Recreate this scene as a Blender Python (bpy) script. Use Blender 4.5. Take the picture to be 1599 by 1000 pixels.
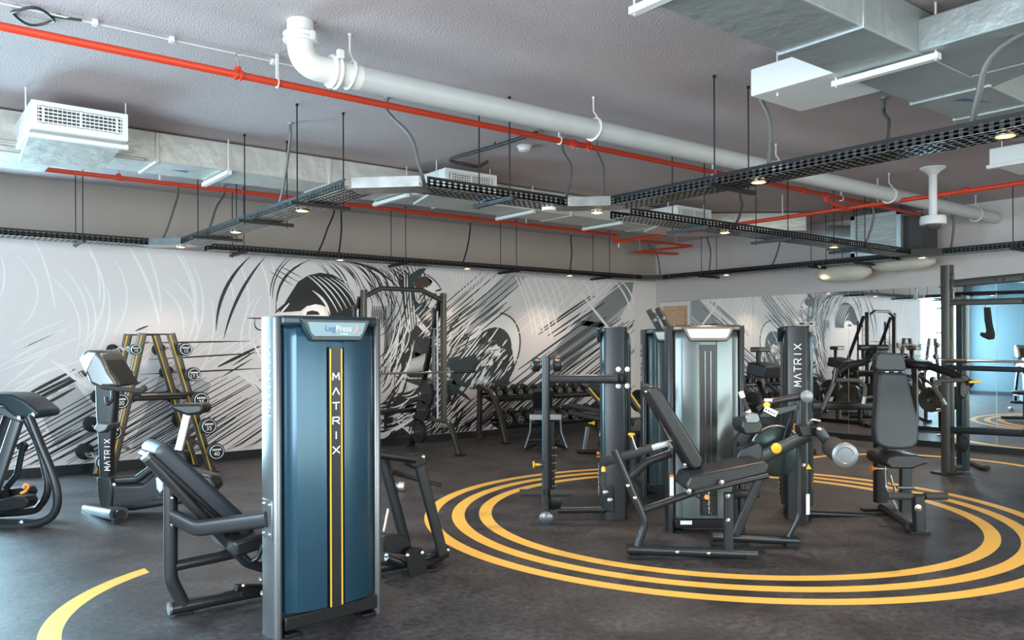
import bpy, math, random
from mathutils import Vector as V, Matrix
random.seed(7)
for o in list(bpy.data.objects): bpy.data.objects.remove(o)
SC = bpy.context.scene
COL = SC.collection
PI = math.pi

# ------------------------------------------------------------------ camera
# room axes: X runs along the mural wall, Y runs towards the mural wall, floor z = 0
EYE = V((0, 0, 1.47))
FW = V((.61796, .78621, 0)); RT = V((.78621, -.61796, 0)); ROLL = .00355; FPX = 1265.0
cd = bpy.data.cameras.new('camera'); cam = bpy.data.objects.new('camera', cd); COL.objects.link(cam)
cd.sensor_fit = 'HORIZONTAL'; cd.sensor_width = 36.0; cd.lens = 36.0 * FPX / 1599.0
cd.shift_y = (539.7 - 500) / 1599.0
cd.clip_start = .05; cd.clip_end = 200
_up = V((0, 0, 1))
_m = Matrix((RT, _up, -FW)).transposed()
_m = _m @ Matrix.Rotation(-ROLL, 3, 'Z')
cam.matrix_world = Matrix.Translation(EYE) @ _m.to_4x4()
SC.camera = cam

# ------------------------------------------------------------------ exposure, sky and daylight
SC.view_settings.view_transform = 'Standard'; SC.view_settings.look = 'None'
SC.view_settings.gamma = 1.0; SC.view_settings.use_curve_mapping = False
SC.view_settings.exposure = 1.10
w = bpy.data.worlds.new('sky'); SC.world = w; w.use_nodes = True
wn = w.node_tree.nodes; wl = w.node_tree.links
sky = wn.new('ShaderNodeTexSky'); sky.sky_type = 'NISHITA'; sky.sun_disc = False
sky.sun_elevation = math.radians(40); sky.sun_rotation = math.radians(200)
wn['Background'].inputs[1].default_value = .12
wl.new(sky.outputs[0], wn['Background'].inputs[0])

def area(name, loc, direction, sx, sy, power, col):
    l = bpy.data.lights.new(name, 'AREA'); l.shape = 'RECTANGLE'; l.size = sx; l.size_y = sy
    l.energy = power; l.color = col
    o = bpy.data.objects.new(name, l); COL.objects.link(o); o.location = loc
    o.rotation_euler = V(direction).to_track_quat('-Z', 'Y').to_euler()
    return o
# daylight that enters through the glazing behind the camera and at the far left
area('daylight_rear', (5.0, -4.4, 1.75), (0, 1, -.05), 11.5, 2.7, 400, (1.0, .915, .85))
area('daylight_left', (-.35, 11.0, 1.5), (.15, -1, -.08), 1.7, 2.6, 430, (.62, .86, 1.0))
area('daylight_side', (-1.95, 3.0, 1.7), (1, .15, -.05), 6.0, 2.5, 350, (.93, .95, 1.0))

# ------------------------------------------------------------------ picking helpers (camera calibration -> metres)
def ray(px, py):
    x = (px - 800) / FPX; y = (539.7 - py) / FPX
    return FW + RT * (x + ROLL * y) + _up * (y - ROLL * x)
def G(px, py, z=0.0):
    r = ray(px, py); return EYE + r * ((z - EYE.z) / r.z)
def D(px, py, d): return EYE + ray(px, py) * d
def AY(px, py, y):
    r = ray(px, py); return EYE + r * (y / r.y)
def AX(px, py, x):
    r = ray(px, py); return EYE + r * (x / r.x)

# ------------------------------------------------------------------ materials
MATS = {}
def mat(name, col, rough=.5, metal=0.0, bump=None, emit=None, spec=None, noise=None, coat=0):
    m = bpy.data.materials.new(name); m.use_nodes = True; nt = m.node_tree; b = nt.nodes['Principled BSDF']
    b.inputs['Base Color'].default_value = (*col, 1); b.inputs['Roughness'].default_value = rough
    b.inputs['Metallic'].default_value = metal
    if spec is not None: b.inputs['Specular IOR Level'].default_value = spec
    if coat: b.inputs['Coat Weight'].default_value = coat; b.inputs['Coat Roughness'].default_value = .15
    if emit: b.inputs['Emission Color'].default_value = (*emit[0], 1); b.inputs['Emission Strength'].default_value = emit[1]
    tc = nt.nodes.new('ShaderNodeTexCoord')
    if noise:
        sc, amt = noise
        n = nt.nodes.new('ShaderNodeTexNoise'); n.inputs['Scale'].default_value = sc; n.inputs['Detail'].default_value = 5
        nt.links.new(tc.outputs['Object'], n.inputs['Vector'])
        r = nt.nodes.new('ShaderNodeValToRGB')
        r.color_ramp.elements[0].position = .3; r.color_ramp.elements[1].position = .7
        r.color_ramp.elements[0].color = (*[c * (1 - amt) for c in col], 1)
        r.color_ramp.elements[1].color = (*[min(1, c * (1 + amt)) for c in col], 1)
        nt.links.new(n.outputs['Fac'], r.inputs[0]); nt.links.new(r.outputs[0], b.inputs['Base Color'])
    if bump:
        sc, st, dist = bump
        n = nt.nodes.new('ShaderNodeTexNoise'); n.inputs['Scale'].default_value = sc; n.inputs['Detail'].default_value = 4
        nt.links.new(tc.outputs['Object'], n.inputs['Vector'])
        bp = nt.nodes.new('ShaderNodeBump'); bp.inputs['Strength'].default_value = st; bp.inputs['Distance'].default_value = dist
        nt.links.new(n.outputs['Fac'], bp.inputs['Height']); nt.links.new(bp.outputs[0], b.inputs['Normal'])
    MATS[name] = m
    return m
mat('ceiling_plaster', (.47, .40, .405), .9, bump=(85, .6, .012), noise=(1.2, .05))
mat('upper_plaster_shaded', (.41, .35, .315), .9, bump=(30, .3, .01), noise=(1.5, .04))  # same paint as the back wall, darkened: shade put into the colour
mat('back_plaster', (.60, .555, .55), .9, bump=(30, .3, .01))
mat('lower_paint', (.74, .69, .69), .8)
mat('teal_paint', (.075, .115, .135), .7)
mat('white_paint', (.78, .76, .75), .7)
mat('print_base', (.80, .735, .74), .55)
mat('print_black', (.012, .012, .014), .45)
mat('print_dark', (.035, .055, .06), .5)
mat('print_grey', (.24, .25, .27), .55)
mat('print_midgrey', (.50, .48, .50), .55)
mat('print_white', (.93, .90, .89), .55)
mat('print_brown', (.07, .045, .035), .5)
mat('skirting', (.008, .008, .010), .5)
mat('graphite', (.040, .042, .046), .32, .6, bump=(300, .05, .001))
mat('graphite_light', (.17, .18, .19), .32, .75)
mat('black_metal', (.014, .013, .014), .38, .4)
mat('bronze_black', (.085, .074, .064), .32, .6)
mat('galvanised', (.40, .40, .39), .27, .95, noise=(9, .22), bump=(40, .15, .003))
mat('tray_shaded', (.018, .018, .019), .42, .5)  # galvanised rails and corners darkened: backlit shade put into the colour
mat('chrome', (.80, .78, .75), .18, 1.0)
mat('silver', (.55, .56, .57), .35, .8)
mat('vinyl', (.015, .015, .017), .38, bump=(120, .12, .002))
mat('vinyl_soft', (.030, .034, .042), .48, bump=(120, .12, .002))
mat('foam', (.035, .031, .030), .75, bump=(200, .2, .002))
mat('rubber', (.012, .012, .012), .7)
mat('shroud_blue', (.014, .058, .095), .27, .5, coat=.35)
mat('shroud_grey', (.15, .18, .185), .30, .6, coat=.3)
mat('shroud_teal', (.022, .045, .052), .28, .3, coat=.3)
mat('cap_dark', (.020, .036, .045), .3, .2)
mat('strip_dark', (.007, .009, .010), .35)
mat('yellow', (.80, .44, .025), .4)
mat('orange', (.80, .27, .04), .45)
mat('white_print', (.82, .84, .86), .5)
mat('placard_blue', (.16, .27, .33), .2)
mat('placard_pale', (.40, .46, .48), .2)
mat('placard_light', (.33, .36, .37), .2)
mat('blue_print', (.02, .10, .30), .4)
mat('red_pipe', (.62, .050, .018), .35, bump=(30, .1, .002))
mat('white_pipe', (.47, .48, .485), .4, noise=(6, .04))
mat('white_fitting', (.70, .69, .66), .5)
mat('white_enamel', (.72, .72, .71), .4)
mat('grille_dark', (.05, .05, .055), .6)
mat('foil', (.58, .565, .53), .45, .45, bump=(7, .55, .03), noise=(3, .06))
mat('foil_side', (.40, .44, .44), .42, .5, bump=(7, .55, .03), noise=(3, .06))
mat('canvas', (.56, .53, .46), .7, bump=(9, .4, .02))
mat('conduit', (.16, .155, .155), .5, .4, bump=(160, .5, .004))
mat('cable_black', (.02, .02, .02), .5)
mat('wood', (.52, .31, .17), .5)
mat('lens_glow', (1, .8, .55), .4, emit=((1, .70, .35), 6))
mat('lens_rim', (1, .7, .4), .4, emit=((1, .42, .10), .9))
mat('cast_iron', (.03, .028, .027), .5, .3)
mat('steel_cap', (.22, .235, .25), .42, .7)
mat('skin_print', (.62, .40, .28), .5)
mat('gold_rim', (.62, .56, .44), .4, .3)

# mirror and glass
m = bpy.data.materials.new('mirror_silver'); m.use_nodes = True; b = m.node_tree.nodes['Principled BSDF']
b.inputs['Base Color'].default_value = (.90, .92, .92, 1); b.inputs['Metallic'].default_value = 1; b.inputs['Roughness'].default_value = .012; MATS['mirror_silver'] = m
m = bpy.data.materials.new('window_glass'); m.use_nodes = True; nt = m.node_tree
nt.nodes.remove(nt.nodes['Principled BSDF'])
tr = nt.nodes.new('ShaderNodeBsdfTransparent'); gl = nt.nodes.new('ShaderNodeBsdfGlossy'); gl.inputs['Roughness'].default_value = .02
mx = nt.nodes.new('ShaderNodeMixShader'); mx.inputs[0].default_value = .08
tr.inputs[0].default_value = (.86, .95, .97, 1)
nt.links.new(tr.outputs[0], mx.inputs[1]); nt.links.new(gl.outputs[0], mx.inputs[2]); nt.links.new(mx.outputs[0], nt.nodes['Material Output'].inputs[0]); MATS['window_glass'] = m

# wood grain on the door
nt = MATS['wood'].node_tree; wv = nt.nodes.new('ShaderNodeTexNoise'); mp = nt.nodes.new('ShaderNodeMapping'); tc = nt.nodes.new('ShaderNodeTexCoord')
mp.inputs['Scale'].default_value = (3, 3, 40); nt.links.new(tc.outputs['Object'], mp.inputs[0]); nt.links.new(mp.outputs[0], wv.inputs['Vector'])
cr = nt.nodes.new('ShaderNodeValToRGB'); cr.color_ramp.elements[0].color = (.52, .31, .17, 1); cr.color_ramp.elements[1].color = (.74, .50, .31, 1)
cr.color_ramp.elements[0].position = .35; cr.color_ramp.elements[1].position = .65
nt.links.new(wv.outputs['Fac'], cr.inputs[0]); nt.links.new(cr.outputs[0], nt.nodes['Principled BSDF'].inputs['Base Color'])

# rubber floor with painted yellow rings
m = bpy.data.materials.new('rubber_floor'); m.use_nodes = True; nt = m.node_tree; N = nt.nodes; Lk = nt.links; bs = N['Principled BSDF']
geo = N.new('ShaderNodeNewGeometry'); sep = N.new('ShaderNodeSeparateXYZ'); Lk.new(geo.outputs['Position'], sep.inputs[0])
def mth(op, a, b=None):
    n = N.new('ShaderNodeMath'); n.operation = op
    for i, v in enumerate((a, b)):
        if v is None: continue
        if isinstance(v, (int, float)): n.inputs[i].default_value = v
        else: Lk.new(v, n.inputs[i])
    return n.outputs[0]
mask = None
lim = {2.10: ('LESS_THAN', 0, 1.40), 9.56: ('GREATER_THAN', 0, 9.10), 13.2: ('GREATER_THAN', 0, 99)}
for cx, cy, bands in ((5.87, 4.50, ((2.02, 2.13), (2.255, 2.365), (2.49, 2.60))), (2.10, 4.42, ((1.38, 1.49),)), (9.56, 4.46, ((1.35, 1.46),))):
    dx = mth('SUBTRACT', sep.outputs[0], cx); dy = mth('SUBTRACT', sep.outputs[1], cy)
    rr = mth('SQRT', mth('ADD', mth('MULTIPLY', dx, dx), mth('MULTIPLY', dy, dy)))
    for r0, r1 in bands:
        k = mth('MULTIPLY', mth('GREATER_THAN', rr, r0), mth('LESS_THAN', rr, r1))
        if cx in lim: k = mth('MULTIPLY', k, mth(lim[cx][0], sep.outputs[0], lim[cx][2]))
        if cx == 9.56: k = mth('MULTIPLY', k, mth('GREATER_THAN', sep.outputs[1], 3.4))
        mask = k if mask is None else mth('MAXIMUM', mask, k)
n1 = N.new('ShaderNodeTexNoise'); n1.inputs['Scale'].default_value = 2.2; n1.inputs['Detail'].default_value = 8; n1.inputs['Distortion'].default_value = .6
n2 = N.new('ShaderNodeTexNoise'); n2.inputs['Scale'].default_value = 24; n2.inputs['Detail'].default_value = 8; n2.inputs['Roughness'].default_value = .75
n3 = N.new('ShaderNodeTexVoronoi'); n3.inputs['Scale'].default_value = 110
for n in (n1, n2, n3): Lk.new(geo.outputs['Position'], n.inputs['Vector'])
r1 = N.new('ShaderNodeValToRGB'); r1.color_ramp.elements[0].position = .32; r1.color_ramp.elements[1].position = .70
r1.color_ramp.elements[0].color = (.017, .015, .0155, 1); r1.color_ramp.elements[1].color = (.060, .054, .056, 1)
Lk.new(n1.outputs['Fac'], r1.inputs[0])
r2 = N.new('ShaderNodeValToRGB'); r2.color_ramp.elements[0].position = .38; r2.color_ramp.elements[1].position = .62
r2.color_ramp.elements[0].color = (.42, .42, .44, 1); r2.color_ramp.elements[1].color = (1.75, 1.70, 1.72, 1); Lk.new(n2.outputs['Fac'], r2.inputs[0])
mm = N.new('ShaderNodeMix'); mm.data_type = 'RGBA'; mm.blend_type = 'MULTIPLY'; mm.inputs[0].default_value = 1
Lk.new(r1.outputs[0], mm.inputs[6]); Lk.new(r2.outputs[0], mm.inputs[7])
mix = N.new('ShaderNodeMix'); mix.data_type = 'RGBA'; Lk.new(mask, mix.inputs[0]); Lk.new(mm.outputs[2], mix.inputs[6])
mix.inputs[7].default_value = (.84, .47, .085, 1)
Lk.new(mix.outputs[2], bs.inputs['Base Color'])
bs.inputs['Roughness'].default_value = .50; bs.inputs['Specular IOR Level'].default_value = .45
bp = N.new('ShaderNodeBump'); bp.inputs['Strength'].default_value = .5; bp.inputs['Distance'].default_value = .006
Lk.new(n2.outputs['Fac'], bp.inputs['Height']); Lk.new(bp.outputs[0], bs.inputs['Normal'])
MATS['rubber_floor'] = m

# ------------------------------------------------------------------ mesh builder
def fillet(pts, r, n=6):
    pts = [V(p) for p in pts]
    if r <= 0 or len(pts) < 3: return pts
    out = [pts[0]]
    for i in range(1, len(pts) - 1):
        a, b, c = pts[i - 1], pts[i], pts[i + 1]
        u = (a - b); v = (c - b); lu, lv = u.length, v.length
        if lu < 1e-6 or lv < 1e-6: continue
        u /= lu; v /= lv; ang = u.angle(v)
        if ang > 3.05: out.append(b); continue
        t = min(r / math.tan(ang / 2), lu * .48, lv * .48)
        p0, p1 = b + u * t, b + v * t
        for k in range(n + 1):
            s = k / n; out.append(p0 * (1 - s) ** 2 + b * 2 * s * (1 - s) + p1 * s * s)
    out.append(pts[-1]); return out
def smooth_path(pts, n=8):
    pts = [V(p) for p in pts]; out = []
    P = [pts[0] * 2 - pts[1]] + pts + [pts[-1] * 2 - pts[-2]]
    for i in range(1, len(P) - 2):
        for k in range(n):
            t = k / n; a, b, c, d = P[i - 1:i + 3]
            out.append(.5 * ((2 * b) + (c - a) * t + (2 * a - 5 * b + 4 * c - d) * t * t + (3 * b - 3 * c + d - a) * t ** 3))
    out.append(pts[-1]); return out
def ell(rx, ry, n=14): return [(rx * math.cos(2 * PI * k / n), ry * math.sin(2 * PI * k / n)) for k in range(n)]
def rrect(w, h, r, n=3):
    r = min(r, w / 2 - 1e-4, h / 2 - 1e-4); o = []
    for cx, cy, a0 in ((w/2-r, h/2-r, 0), (-w/2+r, h/2-r, PI/2), (-w/2+r, -h/2+r, PI), (w/2-r, -h/2+r, 1.5*PI)):
        for k in range(n + 1):
            a = a0 + k * PI / 2 / n; o.append((cx + r * math.cos(a), cy + r * math.sin(a)))
    return o
class MB:
    def __init__(s): s.v = []; s.f = []; s.mi = []; s.mats = []; s.cur = 0
    def use(s, m):
        if m not in s.mats: s.mats.append(m)
        s.cur = s.mats.index(m); return s
    def face(s, idx): s.f.append(tuple(idx)); s.mi.append(s.cur)
    def poly(s, pts):
        b = len(s.v); s.v += [V(p) for p in pts]; s.face(range(b, b + len(pts))); return s
    def sweep(s, path, prof, up=None, cap=True, closed=False, scale=None):
        path = [V(p) for p in path]; n = len(path); m = len(prof); b = len(s.v)
        t0 = (path[1] - path[0]).normalized()
        up = V(up) if up is not None else (V((0, 0, 1)) if abs(t0.z) < .9 else RT)
        nx = None
        for i, p in enumerate(path):
            if closed: t = path[(i + 1) % n] - path[i - 1]
            elif i == 0: t = path[1] - p
            elif i == n - 1: t = p - path[i - 1]
            else: t = (path[i + 1] - p).normalized() + (p - path[i - 1]).normalized()
            if t.length < 1e-9: t = t0
            t = t.normalized()
            if nx is None:
                ny = (up - t * up.dot(t)); ny = ny.normalized() if ny.length > 1e-5 else t.orthogonal().normalized()
            else:
                ny = (ny - t * ny.dot(t)).normalized()
            nx = ny.cross(t).normalized()
            k = scale[i] if scale else 1
            for (x, y) in prof: s.v.append(p + nx * (x * k) + ny * (y * k))
        rng = n if closed else n - 1
        for i in range(rng):
            j = (i + 1) % n
            for q in range(m):
                r = (q + 1) % m
                s.face((b + i*m + q, b + i*m + r, b + j*m + r, b + j*m + q))
        if cap and not closed:
            s.face([b + q for q in range(m)][::-1]); s.face([b + (n-1)*m + q for q in range(m)])
        return s
    def tube(s, pts, r, bend=0.0, n=14, up=None, ry=None, closed=False):
        return s.sweep(fillet(pts, bend), ell(r, ry or r, n), up=up, closed=closed)
    def bar(s, pts, w, h, bend=0.0, rad=.006, up=None):      # rounded rectangular section: w sideways, h along up
        return s.sweep(fillet(pts, bend), rrect(w, h, rad), up=up)
    def cyl(s, a, b, r, r2=None, n=20):
        a = V(a); b = V(b); r2 = r if r2 is None else r2
        return s.sweep([a, b], ell(r, r, n), scale=[1, r2 / r])
    def lathe(s, a, axis, prof, n=24):     # prof: (distance along axis, radius)
        a = V(a); ax = V(axis).normalized()
        path = [a + ax * d for d, r in prof]
        b = len(s.v); u = ax.orthogonal().normalized(); w_ = ax.cross(u)
        for (d, r) in prof:
            for k in range(n):
                t = 2 * PI * k / n; s.v.append(a + ax * d + u * (r * math.cos(t)) + w_ * (r * math.sin(t)))
        for i in range(len(prof) - 1):
            for k in range(n):
                s.face((b+i*n+k, b+i*n+(k+1) % n, b+(i+1)*n+(k+1) % n, b+(i+1)*n+k))
        s.face([b + k for k in range(n)][::-1]); s.face([b + (len(prof)-1)*n + k for k in range(n)])
        return s
    def box(s, c, size, ex=(1, 0, 0), ey=None):
        c = V(c); ex = V(ex).normalized()
        if ey is None: ey = V((0, 0, 1)).cross(ex).normalized() if abs(ex.z) < .99 else V((0, 1, 0))
        ey = V(ey).normalized(); ez = ex.cross(ey).normalized()
        b = len(s.v); hx, hy, hz = [q / 2 for q in size]
        for sz in (-1, 1):
            for sx, sy in ((-1, -1), (1, -1), (1, 1), (-1, 1)): s.v.append(c + ex*sx*hx + ey*sy*hy + ez*sz*hz)
        for f in ((3, 2, 1, 0), (4, 5, 6, 7), (0, 1, 5, 4), (1, 2, 6, 5), (2, 3, 7, 6), (3, 0, 4, 7)): s.face([b + k for k in f])
        return s
    def bx(s, x0, x1, y0, y1, z0, z1): return s.box(((x0+x1)/2, (y0+y1)/2, (z0+z1)/2), (abs(x1-x0), abs(y1-y0), abs(z1-z0)))
    def slab(s, pts, n, th):               # polygon extruded by th along n
        n = V(n).normalized() * th; b = len(s.v); k = len(pts)
        s.v += [V(p) for p in pts] + [V(p) + n for p in pts]
        s.face(range(b, b + k)); s.face([b + k + i for i in range(k)][::-1])
        for i in range(k): j = (i + 1) % k; s.face((b+i, b+k+i, b+k+j, b+j))
        return s
    def ball(s, c, r, n=12, sc=(1, 1, 1)):
        c = V(c); b = len(s.v); m = n // 2
        for i in range(1, m):
            for k in range(n):
                t = PI * i / m; p = 2 * PI * k / n
                s.v.append(c + V((math.sin(t)*math.cos(p)*r*sc[0], math.sin(t)*math.sin(p)*r*sc[1], math.cos(t)*r*sc[2])))
        T = len(s.v); s.v += [c + V((0, 0, r*sc[2])), c - V((0, 0, r*sc[2]))]
        for i in range(m - 2):
            for k in range(n): s.face((b+i*n+k, b+(i+1)*n+k, b+(i+1)*n+(k+1) % n, b+i*n+(k+1) % n))
        for k in range(n):
            s.face((T, b+k, b+(k+1) % n)); s.face((T+1, b+(m-2)*n+(k+1) % n, b+(m-2)*n+k))
        return s
    def build(s, name, m=None, parent=None, bevel=0, smooth=True, seg=2, sub=0, org=None, flat=False, split=False):
        if split:
            res = None
            for q in s.pieces(): 
                o = q.build(name, m, parent, bevel, smooth, seg, sub, org, flat); res = res or o
            return res
        me = bpy.data.meshes.new(name)
        org = V(org) if org is not None else (worldloc(parent) if parent else V((0, 0, 0)))
        if org.length == 0 and parent is None and s.v:
            cx = sum((p.x for p in s.v)) / len(s.v); cy = sum((p.y for p in s.v)) / len(s.v); org = V((cx, cy, min(p.z for p in s.v)))
        me.from_pydata([tuple(p - org) for p in s.v], [], s.f)
        if s.mats:
            for q in s.mats: me.materials.append(MATS[q])
            me.polygons.foreach_set('material_index', s.mi)
        else: me.materials.append(MATS[m])
        me.validate()
        import bmesh
        bm = bmesh.new(); bm.from_mesh(me)
        if not flat: bmesh.ops.recalc_face_normals(bm, faces=bm.faces)
        bm.to_mesh(me); bm.free()
        o = bpy.data.objects.new(name, me); COL.objects.link(o)
        if parent: o.parent = parent
        else: o.location = org
        if bevel:
            md = o.modifiers.new('bevel', 'BEVEL'); md.width = bevel; md.segments = seg; md.limit_method = 'ANGLE'; md.angle_limit = .6
        if sub:
            md = o.modifiers.new('sub', 'SUBSURF'); md.levels = sub; md.render_levels = sub
        if smooth:
            me.polygons.foreach_set('use_smooth', [True] * len(me.polygons))
            me.set_sharp_from_angle(angle=math.radians(38))
        return o
def _pieces(s, eps=.004):
    n = len(s.v); par = list(range(n))
    def find(a):
        while par[a] != a: par[a] = par[par[a]]; a = par[a]
        return a
    for f in s.f:
        r = find(f[0])
        for k in f[1:]: par[find(k)] = r
    comp = {}
    for i, f in enumerate(s.f): comp.setdefault(find(f[0]), []).append(i)
    L = []
    for fs in comp.values():
        vs = {k for i in fs for k in s.f[i]}
        lo = [min(s.v[k][a] for k in vs) - eps for a in range(3)]; hi = [max(s.v[k][a] for k in vs) + eps for a in range(3)]
        L.append([lo, hi, fs])
    ch = True
    while ch:
        ch = False
        for i in range(len(L)):
            for j in range(len(L) - 1, i, -1):
                if all(L[i][0][a] <= L[j][1][a] and L[j][0][a] <= L[i][1][a] for a in range(3)):
                    L[i] = [[min(L[i][0][a], L[j][0][a]) for a in range(3)], [max(L[i][1][a], L[j][1][a]) for a in range(3)], L[i][2] + L[j][2]]
                    L.pop(j); ch = True
    out = []
    for lo, hi, fs in L:
        q = MB(); q.mats = s.mats; mp = {}
        for i in fs:
            f = []
            for k in s.f[i]:
                if k not in mp: mp[k] = len(q.v); q.v.append(s.v[k])
                f.append(mp[k])
            q.f.append(tuple(f)); q.mi.append(s.mi[i])
        out.append(q)
    return out
MB.pieces = _pieces
WL = {}
def worldloc(o):
    while o.parent: o = o.parent
    return V(o.location)
def thing(name, label, cat, loc, group=None, rotz=0):
    o = bpy.data.objects.new(name, None); COL.objects.link(o); o.location = V(loc); o.rotation_euler.z = rotz
    o.empty_display_size = .1
    o['label'] = label; o['category'] = cat
    if group: o['group'] = group
    return o
def tag(o, label, cat, group=None, kind=None):
    o['label'] = label; o['category'] = cat
    if group: o['group'] = group
    if kind: o['kind'] = kind
    return o
def struct(o): o['kind'] = 'structure'; return o
def copy_tree(o, parent=None):
    c = o.copy(); COL.objects.link(c)
    if parent: c.parent = parent
    for ch in [q for q in bpy.data.objects if q.parent == o]: copy_tree(ch, c)
    return c

# lettering: strokes in a unit cell
GL = {'M': [[(0, 0), (.06, 1), (.5, .30), (.94, 1), (1, 0)]], 'A': [[(0, 0), (.5, 1), (1, 0)]], 'T': [[(0, 1), (1, 1)], [(.5, 1), (.5, 0)]],
      'R': [[(.0, .62), (.0, 1), (.85, 1), (.98, .85), (.98, .60), (.85, .46), (.0, .46), (.0, 0)], [(.5, .46), (1, 0)]], 'I': [[(.5, 0), (.5, 1)]], 'X': [[(0, 0), (1, 1)], [(0, 1), (1, 0)]]}
def letters(mb, word, org, ex, ey, w, h, adv, th, dep=.0015):
    # org: lower left of first glyph; ex glyph width direction, ey glyph height direction, adv: vector to next glyph
    ex = V(ex).normalized(); ey = V(ey).normalized(); nz = ex.cross(ey)
    for i, ch in enumerate(word):
        o = V(org) + V(adv) * i
        for st in GL[ch]:
            P = [o + ex * (x * w) + ey * (y * h) for x, y in st]
            for a, b in zip(P[:-1], P[1:]):
                d = (b - a); L = d.length; d.normalize()
                mb.box((a + b) / 2, (L + th * .8, th, dep), d, nz.cross(d))
def font_text(body, size, loc, ex, ey, name, m, parent, ext=.001, align='CENTER'):
    cu = bpy.data.curves.new(name, 'FONT'); cu.body = body; cu.size = size; cu.align_x = align; cu.align_y = 'CENTER'; cu.extrude = ext
    t = bpy.data.objects.new('tmp', cu); COL.objects.link(t)
    me = bpy.data.meshes.new_from_object(t); bpy.data.objects.remove(t)
    ex = V(ex).normalized(); ey = V(ey).normalized(); ez = ex.cross(ey)
    R = Matrix((ex, ey, ez)).transposed().to_4x4()
    me.transform(Matrix.Translation(V(loc) - (worldloc(parent) if parent else V((0, 0, 0)))) @ R)
    me.materials.clear(); me.materials.append(MATS[m]); me.name = name
    o = bpy.data.objects.new(name, me); COL.objects.link(o); o.parent = parent
    return o
# ================================================================== the room
YL, XB, ZC = 10.55, 11.82, 3.39
XR, YF = -1.6, -4.0                     # rear wall and the wall behind the camera
mb = MB(); mb.bx(XR - .3, XB + .3, YF - .3, YL + .3, -.15, 0); struct(mb.build('floor', 'rubber_floor', smooth=False, org=(0, 0, -.15)))
mb = MB(); mb.bx(XR - .3, XB + .3, YF - .3, YL + .3, ZC, ZC + .2); struct(mb.build('ceiling', 'ceiling_plaster', smooth=False))
# mural wall (left), glazed at its near end
mb = MB().use('upper_plaster_shaded'); mb.bx(1.03, XB, YL, YL + .25, 2.68, ZC); mb.bx(XR, 1.03, YL, YL + .25, 2.8, ZC)
mb.use('lower_paint'); mb.bx(1.03, XB, YL, YL + .25, 0, 2.68); mb.bx(XR, -1.2, YL, YL + .25, 0, 2.8); mb.bx(-1.2, 1.03, YL, YL + .25, 0, .12)
struct(mb.build('wall_left', smooth=False, org=(0, YL, 0)))
# back wall with mirror
mb = MB().use('back_plaster'); mb.bx(XB, XB + .25, YF, YL + .25, 2.29, ZC); mb.bx(XB, XB + .25, YF, 9.72, 0, 2.29)
mb.bx(XB, XB + .25, 10.45, YL + .25, 0, 2.29); mb.bx(XB + .2, XB + .25, 9.72, 10.45, 0, 2.29)
struct(mb.build('wall_back', smooth=False, org=(XB, 0, 0)))
# rear wall with side glazing, and glazed wall behind the camera
mb = MB().use('teal_paint'); mb.bx(XR - .25, XR, 6.2, YL + .25, 0, ZC); mb.bx(XR - .25, XR, -.2, 6.2, 2.95, ZC); mb.bx(XR - .25, XR, -.2, 6.2, 0, .25)
mb.bx(XR - .25, XR, YF, -.2, 0, ZC); struct(mb.build('wall_rear', smooth=False, org=(XR, 0, 0)))
mb = MB().use('white_paint'); mb.bx(XR, XB + .25, YF - .25, YF, 3.1, ZC); mb.bx(XR, XB + .25, YF - .25, YF, 0, .3)
mb.bx(XR, -.8, YF - .25, YF, .3, 3.1); mb.bx(10.9, XB + .25, YF - .25, YF, .3, 3.1)
struct(mb.build('wall_front', smooth=False, org=(0, YF, 0)))
def window(n, x0, x1, y0, y1, z0, z1, bars, along):
    fr = MB(); t = .05
    if along == 'x':
        for k in range(bars + 1):
            x = x0 + (x1 - x0) * k / bars; fr.bx(x - t/2, x + t/2, y0 - t, y0 + t, z0, z1)
        fr.bx(x0, x1, y0 - t, y0 + t, z0, z0 + t); fr.bx(x0, x1, y0 - t, y0 + t, z1 - t, z1)
        g = MB().bx(x0 + .03, x1 - .03, y0 - .004, y0 + .004, z0 + .03, z1 - .03)
    else:
        for k in range(bars + 1):
            y = y0 + (y1 - y0) * k / bars; fr.bx(x0 - t, x0 + t, y - t/2, y + t/2, z0, z1)
        fr.bx(x0 - t, x0 + t, y0, y1, z0, z0 + t); fr.bx(x0 - t, x0 + t, y0, y1, z1 - t, z1)
        g = MB().bx(x0 - .004, x0 + .004, y0 + .03, y1 - .03, z0 + .03, z1 - .03)
    f = struct(fr.build('window_%d' % n, 'white_paint', smooth=False))
    g.build('glass_pane', 'window_glass', f, smooth=False)
window(1, -1.2, 1.03, YL + .12, 0, .12, 2.8, 2, 'x')
window(2, XR - .12, 0, -.2, 6.2, .25, 2.95, 4, 'y')
window(3, -.8, 10.9, YF - .12, 0, .3, 3.1, 8, 'x')
# baseboards
struct(MB().bx(1.03, XB, YL - .02, YL, 0, .105).build('baseboard_left', 'skirting', smooth=False))
struct(MB().bx(XB - .02, XB, YF, 9.68, 0, .085).build('baseboard_back', 'skirting', smooth=False))
struct(MB().bx(XR, XR + .02, YF, YL, 0, .1).build('baseboard_rear', 'skirting', smooth=False))
# wooden door beside the corner
d = struct(MB().bx(XB + .02, XB + .07, 9.78, 10.40, .01, 2.20).build('door_1', 'wood', bevel=.004))
f = MB(); f.bx(XB - .01, XB + .1, 9.72, 9.78, 0, 2.285); f.bx(XB - .01, XB + .1, 10.40, 10.45, 0, 2.285); f.bx(XB - .01, XB + .1, 9.78, 10.40, 2.20, 2.285)
f.build('door_frame', 'white_paint', d, bevel=.004)
f = MB(); f.bx(XB + .005, XB + .02, 9.86, 10.32, 1.2, 2.12); f.bx(XB + .005, XB + .02, 9.86, 10.32, .2, 1.05); f.build('door_panel', 'wood', d, bevel=.006)
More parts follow.
